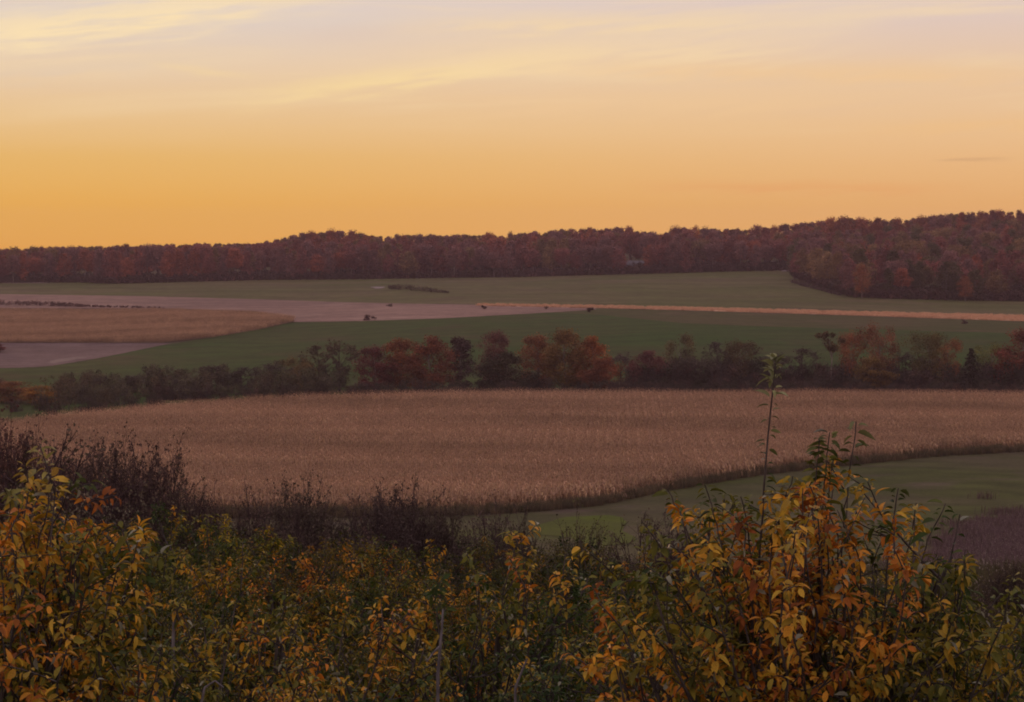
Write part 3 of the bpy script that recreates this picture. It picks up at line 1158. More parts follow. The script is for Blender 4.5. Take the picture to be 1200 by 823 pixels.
# trees that stand out: (px, row of top, row of foot, width in px, tone, label)
special = [(1010, 311, 350, 17, 'burnt orange', 'slender rusty orange tree at the near left corner of the right hillside wood'),
           (1131, 325, 353, 16, 'burnt orange', 'small faded orange tree at the foot of the right hillside wood'),
           (1151, 258, None, 17, 'burnt orange', 'bright orange crowned tree high on the right hillside')]
nsh = 0
rest = [[], [], [], []]
for idx, c in enumerate(cand):
    px, Y, g, h, reg, vis = c
    tn, pr = REG_TONES[reg]
    tone = tn[rg.choice(len(tn), p=pr)]
    near_special = any(abs(px - s[0]) < 9 and s[2] and Y < cast(s[0], s[2], 780) + 8 for s in special)
    if near_special or (idx >= 297 and vis <= 0 and 0 < px < 1200 and Y < 1225):
        continue
    if idx < 297:
        bare = rg.uniform() < .10 and reg != 'crest'
        ms = wood_bare[rg.integers(0, 2)] if bare else wood[rg.integers(0, 6)]
        col = np.array(TONE[tone]) * rg.uniform(.75, 1.2)
        tallw = 'tall ' if h > 17.8 else ('low ' if h < 15.2 else '')
        shade = 'pale ' if col.sum() > np.array(TONE[tone]).sum() * 1.07 else ('dark ' if col.sum() < np.array(TONE[tone]).sum() * .88 else '')
        if reg == 'crest':
            wh = 'on the skyline'
        elif reg == 'hillside':
            wh = 'low on the right hillside' if Y < 960 else ('halfway up the right hillside' if Y < 1120 else 'high on the right hillside')
        else:
            fb = cast(min(px, 922), forest_base(min(px, 922)), 900)
            wh = 'fronting the far wood' if Y < fb + 14 else 'inside the far wood'
        for lim, pl in ((70, 'near the left edge'), (200, 'above the far cornfield'), (330, 'over the stubble field'), (440, 'under the first rise of the ridge'),
                        (570, 'over the pale patch'), (700, 'left of the grey shed'), (800, 'by the grey shed'), (935, 'left of the hillside'),
                        (1010, 'at its left corner' if reg == 'hillside' else 'over the hillside corner'), (1090, 'left of its middle' if reg == 'hillside' else 'right of the hillside corner'),
                        (1150, 'right of its middle' if reg == 'hillside' else 'below the hilltop'), (9999, 'near the right edge')):
            if px < lim:
                break
        if tone.startswith('dark'):
            shade = ''
        wf = rg.uniform(.85, 1.35)
        lab = shade + tallw + ('thin ' if bare else ('broad ' if wf > 1.2 else ('slim ' if wf < .98 else ''))) + tone + ' tree ' + wh + ' ' + pl
        if len(lab.split()) > 16:
            lab = lab[len(shade):]
        s = h / 18.0
        plant_tree('woodland_tree', lab, 'tree', ms, wx(px, Y), Y, s, tuple(col), rg.uniform(0, 6.28), 'trees of the far woods',
                   sxy=max(s, .85) * wf, z=g)
    else:
        rest[rg.integers(0, 4)].append((wx(px, Y), Y, g, h / 18.0))
for (px, yt, yf, wpx, tone, lab) in special:
    if yf:
        Y = cast(px, yf, 780)
        g = ground1(wx(px, Y), Y)
        h = wz(yt, Y) - g
    else:
        Y, h = 1195.0, 17.0
        h = 17.0
        g = wz(yt, Y) - h
    w_ = wpx / F * Y
    plant_tree('woodland_tree', lab, 'tree', wood[4 if yf else 0], wx(px, Y), Y, h / 18.0, (.27, .105, .052), .5, 'trees of the far woods', sxy=w_ / 8.0, z=g)

# the remaining trunks and crowns of the woods read only as mass
fm = []
for i in range(4):
    r_ = np.random.default_rng(300 + i)
    C = crown_centres(r_, 7.6, 4, 16.8, 30)
    tone = list(TONE.values())[[0, 1, 2, 3][i]]
    V, Q, cc = leaf_cloud(r_, C, 1.3 * r_.uniform(.7, 1.3, 30), 1900, .66, tone, .22)
    fm.append(make_mesh('wood_mass', V, Q, M_FAR, cc))
P, S, K = [], [], []
for i in range(4):
    for (X, Y, g, s) in rest[i]:
        P.append((X, Y, g))
        S.append(max(.5, s))
        K.append(i)
scatter('woodland', 'mass of maroon and brown crowns deep in the far woods', 'wood', P, rg.uniform(0, 6.28, len(P)), S, K, fm)
# undergrowth that closes the foot of the wood
um = []
for i in range(2):
    r_ = np.random.default_rng(310 + i)
    C = np.stack([r_.uniform(-3, 3, 12), r_.uniform(-1.5, 1.5, 12), r_.uniform(.4, 3.4, 12)], -1)
    V, Q, cc = leaf_cloud(r_, C, np.full(12, 1.0), 700, .5, (0.10, 0.055, 0.05) if i else (0.085, 0.06, 0.045), .25)
    um.append(make_mesh('undergrowth', V, Q, M_FAR, cc))
P = []
for px in np.arange(-130, 1330, 3.5):
    fb = cast(px, forest_base(px), 780)
    for q in (1.5, 12, 26):
        Y = fb + q + rg.uniform(-1, 3)
        P.append((wx(px, Y), Y, ground1(wx(px, Y), Y)))
scatter('undergrowth', 'dark brushy undergrowth along the foot of the far woods', 'undergrowth', P, rg.uniform(-.4, .4, len(P)), rg.uniform(.6, 1.3, len(P)), rg.integers(0, 2, len(P)), um)

# ------------------------------------------------------------------ grey shed inside the far wood
def slab(V0, V1):
    (x0, y0, z0), (x1, y1, z1) = V0, V1
    V = [(x0, y0, z0), (x1, y0, z0), (x1, y1, z0), (x0, y1, z0), (x0, y0, z1), (x1, y0, z1), (x1, y1, z1), (x0, y1, z1)]
    return V, [(0, 3, 2, 1), (4, 5, 6, 7), (0, 1, 5, 4), (1, 2, 6, 5), (2, 3, 7, 6), (3, 0, 4, 7)]


def boxes(name, lst, mat):
    V, Q = [], []
    for a, b in lst:
        v, q = slab(a, b)
        Q += [tuple(i + len(V) for i in f) for f in q]
        V += v
    return make_mesh(name, np.array(V, float), [np.array(Q)], mat)


M_SHEDW = bark_material('shed_boards', (0.08, 0.07, 0.08), (0.12, 0.11, 0.12), 1.0)
M_SHEDR = bark_material('shed_metal_roof', (0.085, 0.08, 0.095), (0.12, 0.115, 0.13), .6)
Ys = 1128.0
gs = wz(317.5, Ys)
shed = thing('shed', 'small grey shed with pale metal roof half hidden in the far wood', 'shed', (wx(741, Ys), Ys, gs), R(12))
link('wall', boxes('wall', [((-6, -3, -4), (6, 3, 3.2))], M_SHEDW), shed)
rv = np.array([(-6.6, -3.7, 3.0), (6.6, -3.7, 3.0), (6.6, 0, 5.6), (-6.6, 0, 5.6), (6.6, 3.7, 3.0), (-6.6, 3.7, 3.0),
               (-6.6, -3.7, 2.8), (6.6, -3.7, 2.8), (6.6, 0, 5.4), (-6.6, 0, 5.4), (6.6, 3.7, 2.8), (-6.6, 3.7, 2.8)])
link('roof', make_mesh('roof', rv, [np.array([(0, 1, 2, 3), (3, 2, 4, 5), (6, 9, 8, 7), (9, 11, 10, 8), (0, 6, 7, 1), (5, 4, 10, 11)])], M_SHEDR), shed)
link('door', boxes('door', [((-2.2, -3.12, -.1), (1.2, -3.0, 2.5))], M_SHEDR), shed)

# ------------------------------------------------------------------ low hedges and lone bushes out in the fields
M_HEDGE_TONE = (0.14, 0.08, 0.072)


def hedge_cloud(name, pxs, pys, height, n, tone, seed, label):
    r = np.random.default_rng(seed)
    C, rad = [], []
    m_ = len(pxs)
    for k in range(320):
        u = r.uniform(0, m_ - 1.001)
        i = int(u)
        px = pxs[i] + (pxs[i + 1] - pxs[i]) * (u - i)
        py = pys[i] + (pys[i + 1] - pys[i]) * (u - i)
        d = cast(px, py)
        hh = height[i] + (height[i + 1] - height[i]) * (u - i)
        C.append((wx(px, d) + r.normal(0, .4), d + r.normal(0, .5), ground1(wx(px, d), d) + hh * r.uniform(.2, .8)))
        rad.append(hh * .45)
    C = np.array(C)
    o0 = np.array([C[:, 0].mean(), C[:, 1].mean(), C[:, 2].min() - .5])
    V, Q, cc = leaf_cloud(r, C - o0, np.array(rad), n, .45, tone, .25)
    o = thing(name, label, 'hedge', tuple(o0), data=make_mesh(name, V, Q, M_FAR, cc))
    return o


hedge_cloud('hedge', [-60, 0, 60, 100, 190], [357.5, 358.2, 358.8, 360, 361.5], [2.6, 2.4, 1.9, 1.0, .5], 5200, M_HEDGE_TONE, 41, 'low dark hedge running along the stubble field at the left edge')
hedge_cloud('hedge', [455, 470, 500, 525], [338, 340, 342, 343.5], [1.2, 2.4, 2.0, .7], 3000, (0.10, 0.085, 0.055), 42, 'short low hedge beside the pale patch in the upper pasture')
hedge_cloud('hedge', [928, 945, 985], [331, 336.5, 347], [1.4, 1.8, .9], 2400, (0.075, 0.05, 0.045), 43, 'low scrubby hedge along the curved edge of the hillside wood')


def bush_mesh(seed, tone=(1, 1, 1)):
    r = np.random.default_rng(seed)
    C = np.stack([r.normal(0, .9, 9), r.normal(0, .6, 9), r.uniform(.3, 1.7, 9)], -1)
    V, Q, cc = leaf_cloud(r, C, np.full(9, .55), 500, .3, tone, .25)
    tb = Tubes()
    for c in C:
        tb.add(bez(np.zeros(3), np.array([c[0] * .3, c[1] * .3, c[2] * .6]), c, 4), .05, .02, 4)
    return tb.mesh('stem', M_BRUSH), make_mesh('foliage', V, Q, M_FAR, cc)


bm = [bush_mesh(s) for s in (51, 52)]
for k, (px, py, s, tone, lab) in enumerate([
        (432, 375.5, 1.25, (.11, .06, .055), 'dark round bush at the tip of the stubble field above the green hay'),
        (567, 362.5, 1.0, (.10, .06, .05), 'small dark bush at the left end of the tan grass strip'),
        (457, 359.5, .8, (.10, .07, .055), 'tiny dark bush on the upper border of the stubble field'),
        (691, 366.0, 1.15, (.09, .06, .045), 'lone dark bush between the tan strip and the green hay'),
        (1130, 380.0, 1.0, (.10, .06, .045), 'low brown bush under the tan strip near the right edge'),
        (640, 362.5, .7, (.11, .07, .05), 'small brown bush beside the tan strip right of centre')]):
    d = cast(px, py)
    o = thing('bush', lab, 'bush', (wx(px, d), d, ground1(wx(px, d), d)), k * 1.1)
    s *= .72
    o.scale = (s * 1.3, s, s)
    link('stem', bm[k % 2][0], o)
    f = link('foliage', bm[k % 2][1], o)
    f.color = (*tone, 1)

# ------------------------------------------------------------------ the creek hedgerow behind the cornfield
mid = {
    'round': [tree_mesh(400 + i, 9.5, 12, [90, 100, 84][i], 10500, .25, 'round', base=.04, tr=.2, var=.2, crad=1.25) for i in range(3)],
    'tall': [tree_mesh(410 + i, 7, 12, 44, 5200, .28, 'tall', base=.05, tr=.18, var=.2, crad=1.0) for i in range(2)],
    'loose': [tree_mesh(420 + i, 9, 12, [50, 56][i], 7500, .22, 'vase', base=.05, tr=.17, var=.25, crad=1.3) for i in range(2)],
    'bare': [bare_tree_mesh(430 + i, 7.5, 11, 22, tr=.17, leaves=3600, size=.20, shape='round') for i in range(3)],
    'top': [tree_mesh(440, 6, 12, 22, 1500, .27, 'vase', base=.62, tr=.2, var=.2, crad=.7)],
    'conifer': [conifer_mesh(450, 6, 10)],
}
# px, row of top, width px, distance, kind, tint, label
creek = [
    (438, 405, 52, 428, 'round', (.125, .035, .035), 'low dark maroon tree at the left end of the dense creek clump'),
    (470, 397, 56, 432, 'round', (.19, .065, .030), 'rust brown round tree second from the left in the creek clump'),
    (505, 394, 62, 428, 'round', (.165, .055, .032), 'broad dull rust tree just left of the spiky dark creek tree'),
    (540, 391, 56, 434, 'tall', (.075, .045, .045), 'dark grey purple tree with a spiky top in the creek clump'),
    (581, 388, 40, 440, 'round', (.14, .060, .058), 'narrow mauve brown tree between the spiky dark tree and the low black green one'),
    (592, 412, 64, 424, 'round', (.045, .035, .020), 'low blackish green tree in front of the narrow mauve brown tree'),
    (630, 391, 54, 434, 'round', (.21, .080, .038), 'reddish orange tree left of the olive brown dome in the creek clump'),
    (662, 386, 58, 428, 'round', (.15, .080, .028), 'tall olive brown domed tree at the centre of the creek clump'),
    (694, 394, 52, 430, 'round', (.26, .085, .030), 'warm orange rust tree at the right end of the dense creek clump'),
    (703, 420, 44, 422, 'round', (.19, .060, .030), 'low rust tree standing at the foot of the warm orange one'),
    (727, 412, 40, 434, 'bare', (.11, .075, .08), 'thin grey purple leafless tree right of the dense creek clump'),
    (761, 411, 54, 430, 'round', (.13, .045, .045), 'small round maroon tree alone right of the dense clump'),
    (797, 390, 50, 444, 'loose', (.11, .085, .045), 'pale olive loose crowned tree right of the small maroon tree'),
    (815, 415, 46, 428, 'bare', (.085, .07, .06), 'grey bare tree at the foot of the pale olive tree'),
    (840, 400, 44, 440, 'bare', (.09, .075, .07), 'bare grey tree left of the dark brown open tree'),
    (868, 398, 50, 436, 'loose', (.085, .058, .035), 'dark brown open tree just left of the tall leafy apple shoot'),
    (905, 412, 50, 434, 'bare', (.08, .07, .055), 'greyish thin tree behind the tip of the tall apple shoot'),
    (940, 408, 50, 440, 'bare', (.09, .07, .065), 'smoky grey thin tree between the apple shoot and the trunk with a flat top'),
    (973, 386, 36, 430, 'top', (.09, .055, .028), 'bare trunked tree with a small dark flat crown'),
    (999, 388, 42, 438, 'loose', (.23, .085, .045), 'faded orange tree right behind the flat topped dark tree'),
    (1030, 379, 56, 434, 'loose', (.19, .075, .045), 'tall reddish brown see through tree in the right half of the creek row'),
    (1022, 418, 46, 424, 'round', (.17, .095, .030), 'low yellow brown tree below the tall reddish see through one'),
    (1062, 410, 44, 436, 'bare', (.085, .07, .06), 'bare grey tree between the reddish tree and the dark green trunked tree'),
    (1088, 388, 50, 430, 'loose', (.10, .075, .028), 'dark olive tree with an open crown and plain trunk'),
    (1111, 396, 42, 438, 'loose', (.21, .085, .04), 'orange brown tree leaning against the dark olive one'),
    (1138, 408, 46, 424, 'conifer', (.042, .035, .028), 'small dark pointed conifer near the right end of the creek row'),
    (1163, 402, 50, 446, 'loose', (.13, .125, .035), 'yellow green tree behind and right of the dark conifer'),
    (1200, 385, 66, 430, 'round', (.16, .045, .030), 'big dark red tree cut by the right edge of the photograph'),
    (398, 396, 46, 434, 'bare', (.10, .07, .055), 'brown bare tree just left of the dense creek clump'),
    (372, 404, 44, 440, 'bare', (.09, .07, .05), 'bare grey brown tree above the left part of the corn crest'),
    (350, 418, 48, 430, 'loose', (.13, .085, .035), 'low olive brown tree where the creek row thins out leftwards'),
    (318, 424, 50, 434, 'bare', (.075, .06, .05), 'grey scrub tree in the thin left part of the creek row'),
    (284, 430, 52, 430, 'bare', (.07, .06, .05), 'dim grey scrub tree above the highest left part of the corn'),
    (248, 428, 50, 434, 'bare', (.075, .055, .05), 'dusky twiggy tree left of the dim grey scrub tree'),
    (214, 446, 44, 420, 'round', (.055, .038, .030), 'low dark round thicket above the left corn slope'),
    (184, 434, 52, 430, 'bare', (.07, .055, .048), 'leafless scrub tree left of the low dark round thicket'),
    (150, 440, 50, 425, 'bare', (.075, .062, .05), 'wide leafless scrub tree over the left corn slope'),
    (118, 440, 50, 420, 'bare', (.07, .055, .05), 'grey leafless scrub tree second from the orange trees at the left'),
    (84, 444, 44, 415, 'bare', (.08, .055, .045), 'brown leafless scrub tree next to the orange trees at the left'),
    (48, 452, 52, 405, 'round', (.30, .13, .025), 'small glowing orange tree low at the left end of the corn'),
    (14, 447, 56, 410, 'round', (.21, .085, .035), 'dull orange brown tree at the far left edge behind the corn'),
    (-14, 440, 50, 425, 'round', (.12, .055, .04), 'dark brown tree cut by the left edge behind the corn'),
    (-6, 402, 26, 560, 'round', (.17, .04, .035), 'dark red tree at the left edge beside the bare mauve field'),
]
rh = np.random.default_rng(9)
nat = {'round': (9.5, 12), 'tall': (7, 12), 'loose': (9, 12), 'bare': (7.5, 11), 'top': (6, 12), 'conifer': (6, 10)}
for k, (px, yt, wpx, Y, kind, tint, lab) in enumerate(creek):
    X = wx(px, Y)
    g = ground1(X, Y)
    h = wz(yt, Y) - g
    nw, nh = nat[kind]
    w_ = wpx / F * Y * (1.15 if kind == 'round' else 1.0)
    plant_tree('creek_tree', lab, 'tree', mid[kind][k % len(mid[kind])], X, Y, h / nh, tuple(np.array(tint) * np.array([1.05, 1.08, .95])), rh.uniform(0, 6.28), 'trees along the creek', sxy=w_ / nw)
# grey brushwood under the creek trees
sm = []
for i in range(3):
    r_ = np.random.default_rng(460 + i)
    tb = Tubes()
    for q in range(70):
        a = r_.uniform(0, 6.28)
        p0 = np.array([r_.normal(0, .9), r_.normal(0, .7), 0])
        e = p0 + np.array([math.cos(a) * r_.uniform(.2, 1.1), math.sin(a) * .6, r_.uniform(1.5, 4.2)])
        tb.add(bez(p0, p0 + [0, 0, e[2] * .6], e, 3), .045, .02, 3)
    V1, Q1 = np.concatenate(tb.V), np.concatenate(tb.Fq)
    C = np.stack([r_.normal(0, 1.2, 12), r_.normal(0, .8, 12), r_.uniform(.5, 3.6, 12)], -1)
    V2, Q2, cc = leaf_cloud(r_, C, np.full(12, .9), 700, .24, [(.068, .050, .034), (.078, .046, .038), (.055, .048, .028)][i], .25)
    V = np.concatenate([V1, V2])
    c_ = np.concatenate([np.tile([[.07, .055, .055]], (len(V1), 1)), cc])
    sm.append(make_mesh('brushwood', V, [Q1, Q2[0] + len(V1)], M_FAR, c_))
P = []
for k in range(620):
    px = rh.uniform(-80, 1290)
    base = np.interp(px, c1x, c1f) + 6
    Y = base + rh.uniform(0, 42)
    if 425 < px < 715 and rh.uniform() < .6:
        continue
    if px < 405 and rh.uniform() < .78:
        continue
    P.append((wx(px, Y), Y, ground1(wx(px, Y), Y)))
scatter('brushwood', 'grey brown brushwood filling the creek hollow behind the corn', 'brushwood', P, rh.uniform(0, 6.28, len(P)), rh.uniform(.3, .85, len(P)), rh.integers(0, 3, len(P)), sm)

P = []
for k in range(260):
    px = rh.uniform(-80, 1290)
    Y = np.interp(px, c1x, c1f) + rh.uniform(36, 66)
    if px < 740:
        continue
    P.append((wx(px, Y), Y, ground1(wx(px, Y), Y)))
sm2 = []
for i in range(3):
    r_ = np.random.default_rng(470 + i)
    C = np.stack([r_.normal(0, 1.6, 22), r_.normal(0, .8, 22), r_.uniform(.3, 3.8, 22)], -1)
    V, Q, cc = leaf_cloud(r_, C, np.full(22, .8), 1500, .20, [(.10, .085, .055), (.11, .082, .048), (.082, .078, .040)][i], .3)
    tb = Tubes()
    for c in C:
        tb.add(bez(np.array([c[0] * .5, c[1] * .5, -.2]), np.array([c[0] * .7, c[1], c[2] * .5]), c + [0, 0, .5], 4), .06, .02, 3)
    V1, Q1 = np.concatenate(tb.V), np.concatenate(tb.Fq)
    sm2.append(make_mesh('brushwood', np.concatenate([V1, V]), [Q1, Q[0] + len(V1)], M_FAR, np.concatenate([np.tile([[.10, .085, .08]], (len(V1), 1)), cc])))
P2 = []
for k in range(84):
    px = rh.uniform(66, 415)
    Y = np.interp(px, c1x, c1f) + rh.uniform(30, 85)
    P2.append((wx(px, Y), Y, ground1(wx(px, Y), Y)))
scatter('scrub', 'thin grey olive scrub in the left part of the creek hollow', 'scrub', P2, rh.uniform(0, 6.28, len(P2)), rh.uniform(.55, 1.35, len(P2)), rh.integers(0, 3, len(P2)), sm2)
scatter('thicket', 'tall thin grey brown thicket between the creek trees', 'thicket', P, rh.uniform(0, 6.28, len(P)), rh.uniform(.75, 1.6, len(P)), rh.integers(0, 3, len(P)), sm)

# ------------------------------------------------------------------ twiggy shrubs between orchard and corn
def shrub_mesh(seed, W, H, stems, sub, leaves, lsize, arch=.35):
    r = np.random.default_rng(seed)
    tb = Tubes()
    ends = []
    for k in range(stems):
        a = r.uniform(0, 6.28)
        q = math.sqrt(r.uniform(0, 1))
        p0 = np.array([math.cos(a), math.sin(a), 0]) * q * W * .12
        top = H * math.sqrt(max(.05, 1 - (q * .92) ** 2)) * (r.uniform(.66, .96) if r.uniform() < .9 else 1.05)
        e = np.array([math.cos(a) * q * W * .5, math.sin(a) * q * W * .5, top])
        c = np.array([p0[0] + (e[0] - p0[0]) * arch, p0[1] + (e[1] - p0[1]) * arch, top * .62])
        path = bez(p0 - [0, 0, .4], c, e, 7)
        tb.add(path, .022, .006, 3)
        for s in range(sub):
            t = r.uniform(.25, 1)
            i = t * 6
            b = path[int(i) if i < 6 else 5]
            b2 = path[min(6, int(i) + 1)]
            p = b + (b2 - b) * (i - int(i))
            d = (b2 - b) / np.linalg.norm(b2 - b) + r.normal(0, .45, 3)
            d[2] = abs(d[2]) * .8 + .2
            ln = r.uniform(.25, .8) * H * .16
            m_ = p + d * ln * .5
            f = m_ + d * ln * .5 + np.array([0, 0, .04])
            tb.add(np.array([p, m_, f]), .009, .004, 3)
            ends += [m_, f]
            for w_ in range(2):
                g = m_ + (d + r.normal(0, .6, 3)) * ln * .4
                tb.add(np.array([m_, g]), .006, .003, 3)
                ends.append(g)
    ends = np.array(ends)
    V, Q, cc = leaf_cloud(r, ends, np.full(len(ends), .10), leaves, lsize, (1, 1, 1), .3)
    return tb.mesh('stems', M_BRUSH), make_mesh('leaves', V, Q, M_FAR, cc)


shr = {
    'dense': [shrub_mesh(501 + i, 4.6, 4.2, 190, 13, 17000, .07) for i in range(3)],
    'thin': [shrub_mesh(511 + i, 3.2, 3.6, 90, 11, 6500, .055) for i in range(2)],
    'sapling': [shrub_mesh(521, 1.9, 3.4, 22, 9, 900, .06, arch=.1)],
}
snat = {'dense': (4.6, 4.2), 'thin': (3.2, 3.6), 'sapling': (1.9, 3.4)}
shrubs = [
    (-8, 496, 100, 66, 'dense', (.075, .032, .036), 'dark maroon shrub cut by the left edge in front of the corn'),
    (22, 500, 92, 60, 'dense', (.085, .042, .042), 'dark purple shrub left of the small twiggy tree'),
    (56, 490, 34, 57, 'sapling', (.06, .045, .035), 'small twiggy dark tree sticking up out of the left shrubs'),
    (92, 526, 80, 63, 'dense', (.085, .055, .055), 'mauve brown brush just right of the small twiggy tree'),
    (128, 512, 96, 65, 'dense', (.075, .048, .045), 'tallest purple brown shrub at the left with spiky upright stems'),
    (176, 524, 96, 60, 'dense', (.065, .038, .040), 'dark rounded shrub falling off towards the corn at the left'),
    (204, 548, 60, 55, 'thin', (.075, .055, .045), 'thin brush at the right foot of the dark rounded shrub'),
    (60, 552, 90, 47, 'thin', (.13, .10, .09), 'pale grey weedy brush behind the left amber apple tree'),
    (112, 570, 80, 45, 'thin', (.10, .085, .075), 'grey brush in front of the tallest purple shrub'),
    (258, 576, 66, 62, 'thin', (.095, .06, .055), 'low thin brush along the corn edge left of the rounded grey one'),
    (300, 574, 66, 60, 'thin', (.09, .058, .058), 'low mauve brush beside the rounded grey shrub'),
    (352, 564, 84, 57, 'dense', (.075, .056, .050), 'rounded grey brown shrub in front of the corn left of centre'),
    (352, 600, 90, 46, 'thin', (.065, .045, .045), 'shadowy brush below the rounded grey brown shrub'),
    (436, 578, 62, 56, 'dense', (.06, .042, .046), 'dark shrub with feathery tips left of its taller neighbour'),
    (470, 570, 76, 59, 'dense', (.055, .038, .040), 'darkest feathery shrub in front of the corn near the middle'),
    (510, 586, 60, 61, 'dense', (.065, .048, .040), 'greenish dark shrub right of the darkest feathery shrub'),
    (430, 612, 80, 44, 'thin', (.08, .05, .05), 'brown brush under the dark feathery shrubs'),
    (575, 592, 62, 58, 'thin', (.075, .05, .055), 'low purple shrub at the left end of the grass field'),
    (608, 600, 50, 52, 'thin', (.06, .05, .035), 'low olive shrub beside the purple one at the start of the grass field'),
    (680, 606, 84, 50, 'thin', (.08, .075, .035), 'grey green leafy brush on the left part of the grass field'),
    (747, 590, 44, 56, 'sapling', (.09, .07, .055), 'thin see through sapling standing on the grass field'),
    (790, 606, 60, 50, 'thin', (.06, .04, .045), 'low dark brush at the foot of the thin sapling'),
    (1186, 655, 70, 48, 'dense', (.06, .042, .035), 'dark brush at the right edge below the mauve weeds'),
    (1142, 690, 70, 40, 'thin', (.08, .06, .055), 'brownish brush between the amber apple tree and the right edge'),
]
for k, (px, yt, wpx, Y, kind, tint, lab) in enumerate(shrubs):
    X = wx(px, Y)
    g = ground1(X, Y)
    h = wz(yt, Y) - g
    nw, nh = snat[kind]
    w_ = max(wpx / F * Y, h * .55) * 1.35
    kind_name = 'sapling' if kind == 'sapling' else 'shrub'
    o = thing(kind_name, lab, kind_name, (X, Y, g), rh.uniform(0, 6.28), 'shrubs between orchard and corn')
    o.scale = (w_ / nw, w_ / nw, h / nh)
    ms = shr[kind][k % len(shr[kind])]
    link('stems', ms[0], o)
    f = link('foliage', ms[1], o)
    f.color = (tint[0] * 1.3, tint[1] * 1.35, tint[2] * 1.15, 1)

# ------------------------------------------------------------------ apple trees
PAL = np.array([(.030, .055, .010), (.060, .078, .013), (.12, .12, .02), (.20, .17, .024), (.46, .29, .03), (.56, .25, .024), (.48, .155, .018), (.22, .065, .015)])


def pal(t):
    """leaf colour for turn t in 0 (green) .. 1 (rust)"""
    t = np.clip(t, 0, 1) * (len(PAL) - 1)
    i = np.minimum(t.astype(int), len(PAL) - 2)
    f = (t - i)[:, None]
    return PAL[i] * (1 - f) + PAL[i + 1] * f


def apple_skeleton(r, H, W, n_scaf, dens):
    """branches as (points, r0, r1, sides) and leaf seats (pos, twig dir, size, turn bias)"""
    br, seats = [], []
    lean = r.normal(0, .12, 2)
    tr = np.array([[0, 0, -.3], [lean[0] * .3, lean[1] * .3, H * .25], [lean[0], lean[1], H * .5], [lean[0] * .6, lean[1] * .6, H * .8]])
    tr = np.concatenate([bez(tr[0], tr[1], tr[2], 7), bez(tr[2], (tr[2] + tr[3]) / 2 + r.normal(0, .05, 3), tr[3], 5)[1:]])
    br.append((tr, .075, .02, 7))
    top = np.array([lean[0], lean[1], 0])

    def env(p):
        """height of the dome over p"""
        q = (np.hypot(p[0], p[1]) / (W * .55)) ** 2
        return H * (1 - .40 * q)

    def twig(p, d, ln, bias, lv=0):
        d = d / np.linalg.norm(d)
        bend = r.normal(0, .12, 3) + np.array([0, 0, .10 if lv else .16])
        path = bez(p, p + d * ln * .55, p + (d + bend) * ln, 5)
        lim = env(path[-1])
        if path[-1][2] > lim + .10:
            k = max(.25, (lim + .10 - p[2]) / (path[-1][2] - p[2] + 1e-6))
            path = p + (path - p) * min(1, k)
            ln *= min(1, k)
        br.append((path, .008 if lv == 0 else .005, .003, 4 if lv == 0 else 3))
        n = max(2, int(ln / .037 * dens))
        for q in range(n):
            t = .12 + .88 * (q + r.uniform(0, .8)) / n
            i = min(3, int(t * 4))
            pp = path[i] + (path[i + 1] - path[i]) * (t * 4 - i)
            seats.append((*pp, *((path[i + 1] - path[i]) / (np.linalg.norm(path[i + 1] - path[i]) + 1e-9)), r.uniform(.75, 1.15), bias, q * 2.4))
        for q in range(5):
            seats.append((*path[-1], *(path[-1] - path[-2]) / (np.linalg.norm(path[-1] - path[-2]) + 1e-9), r.uniform(.55, .9), bias - .12, q * 1.3))
        if lv < 2:
            for q in range(3 if lv == 0 else 1):
                t = r.uniform(.25, .9)
                i = min(3, int(t * 4))
                dd = d + r.normal(0, .75, 3)
                dd[2] = abs(dd[2]) * .7
                twig(path[i], dd, ln * r.uniform(.35, .65), bias + r.normal(0, .05), lv + 1)
    a0 = r.uniform(0, 6.28)
    for k in range(n_scaf):
        t = (k + .5) / n_scaf
        a = a0 + k * 2.4 + r.normal(0, .2)
        zb = H * (.24 + .50 * t)
        base = tr[min(len(tr) - 1, int((zb / (H * .8)) * (len(tr) - 1)))]
        reach = W * .5 * (1.0 - .45 * t) * r.uniform(.85, 1.1)
        e = base + np.array([math.cos(a) * reach, math.sin(a) * reach, H * r.uniform(.22, .34)])
        e[2] = min(e[2], env(e))
        c = base + np.array([math.cos(a) * reach * .6, math.sin(a) * reach * .6, H * .06])
        path = bez(base, c, e, 9) + r.normal(0, .015, (9, 3))
        br.append((path, .035 - .012 * t, .008, 5))
        bias = r.normal(0, .13)
        nl = int(11 * (reach / 1.1) + 4)
        for q in range(nl):
            u = .18 + .82 * q / nl
            i = min(7, int(u * 8))
            p = path[i] + (path[i + 1] - path[i]) * (u * 8 - i)
            along = path[i + 1] - path[i]
            along /= np.linalg.norm(along)
            d = along * .6 + r.normal(0, .55, 3)
            d[2] = d[2] * .6 + r.uniform(.0, .9)
            twig(p, d, r.uniform(.28, .62), bias + r.normal(0, .17))
    for q in range(14):
        i = r.integers(len(tr) // 2, len(tr))
        d = r.normal(0, .7, 3)
        d[2] = abs(d[2]) + .5
        twig(tr[i], d, r.uniform(.3, .7), r.normal(0, .15))
    return br, np.array(seats), top


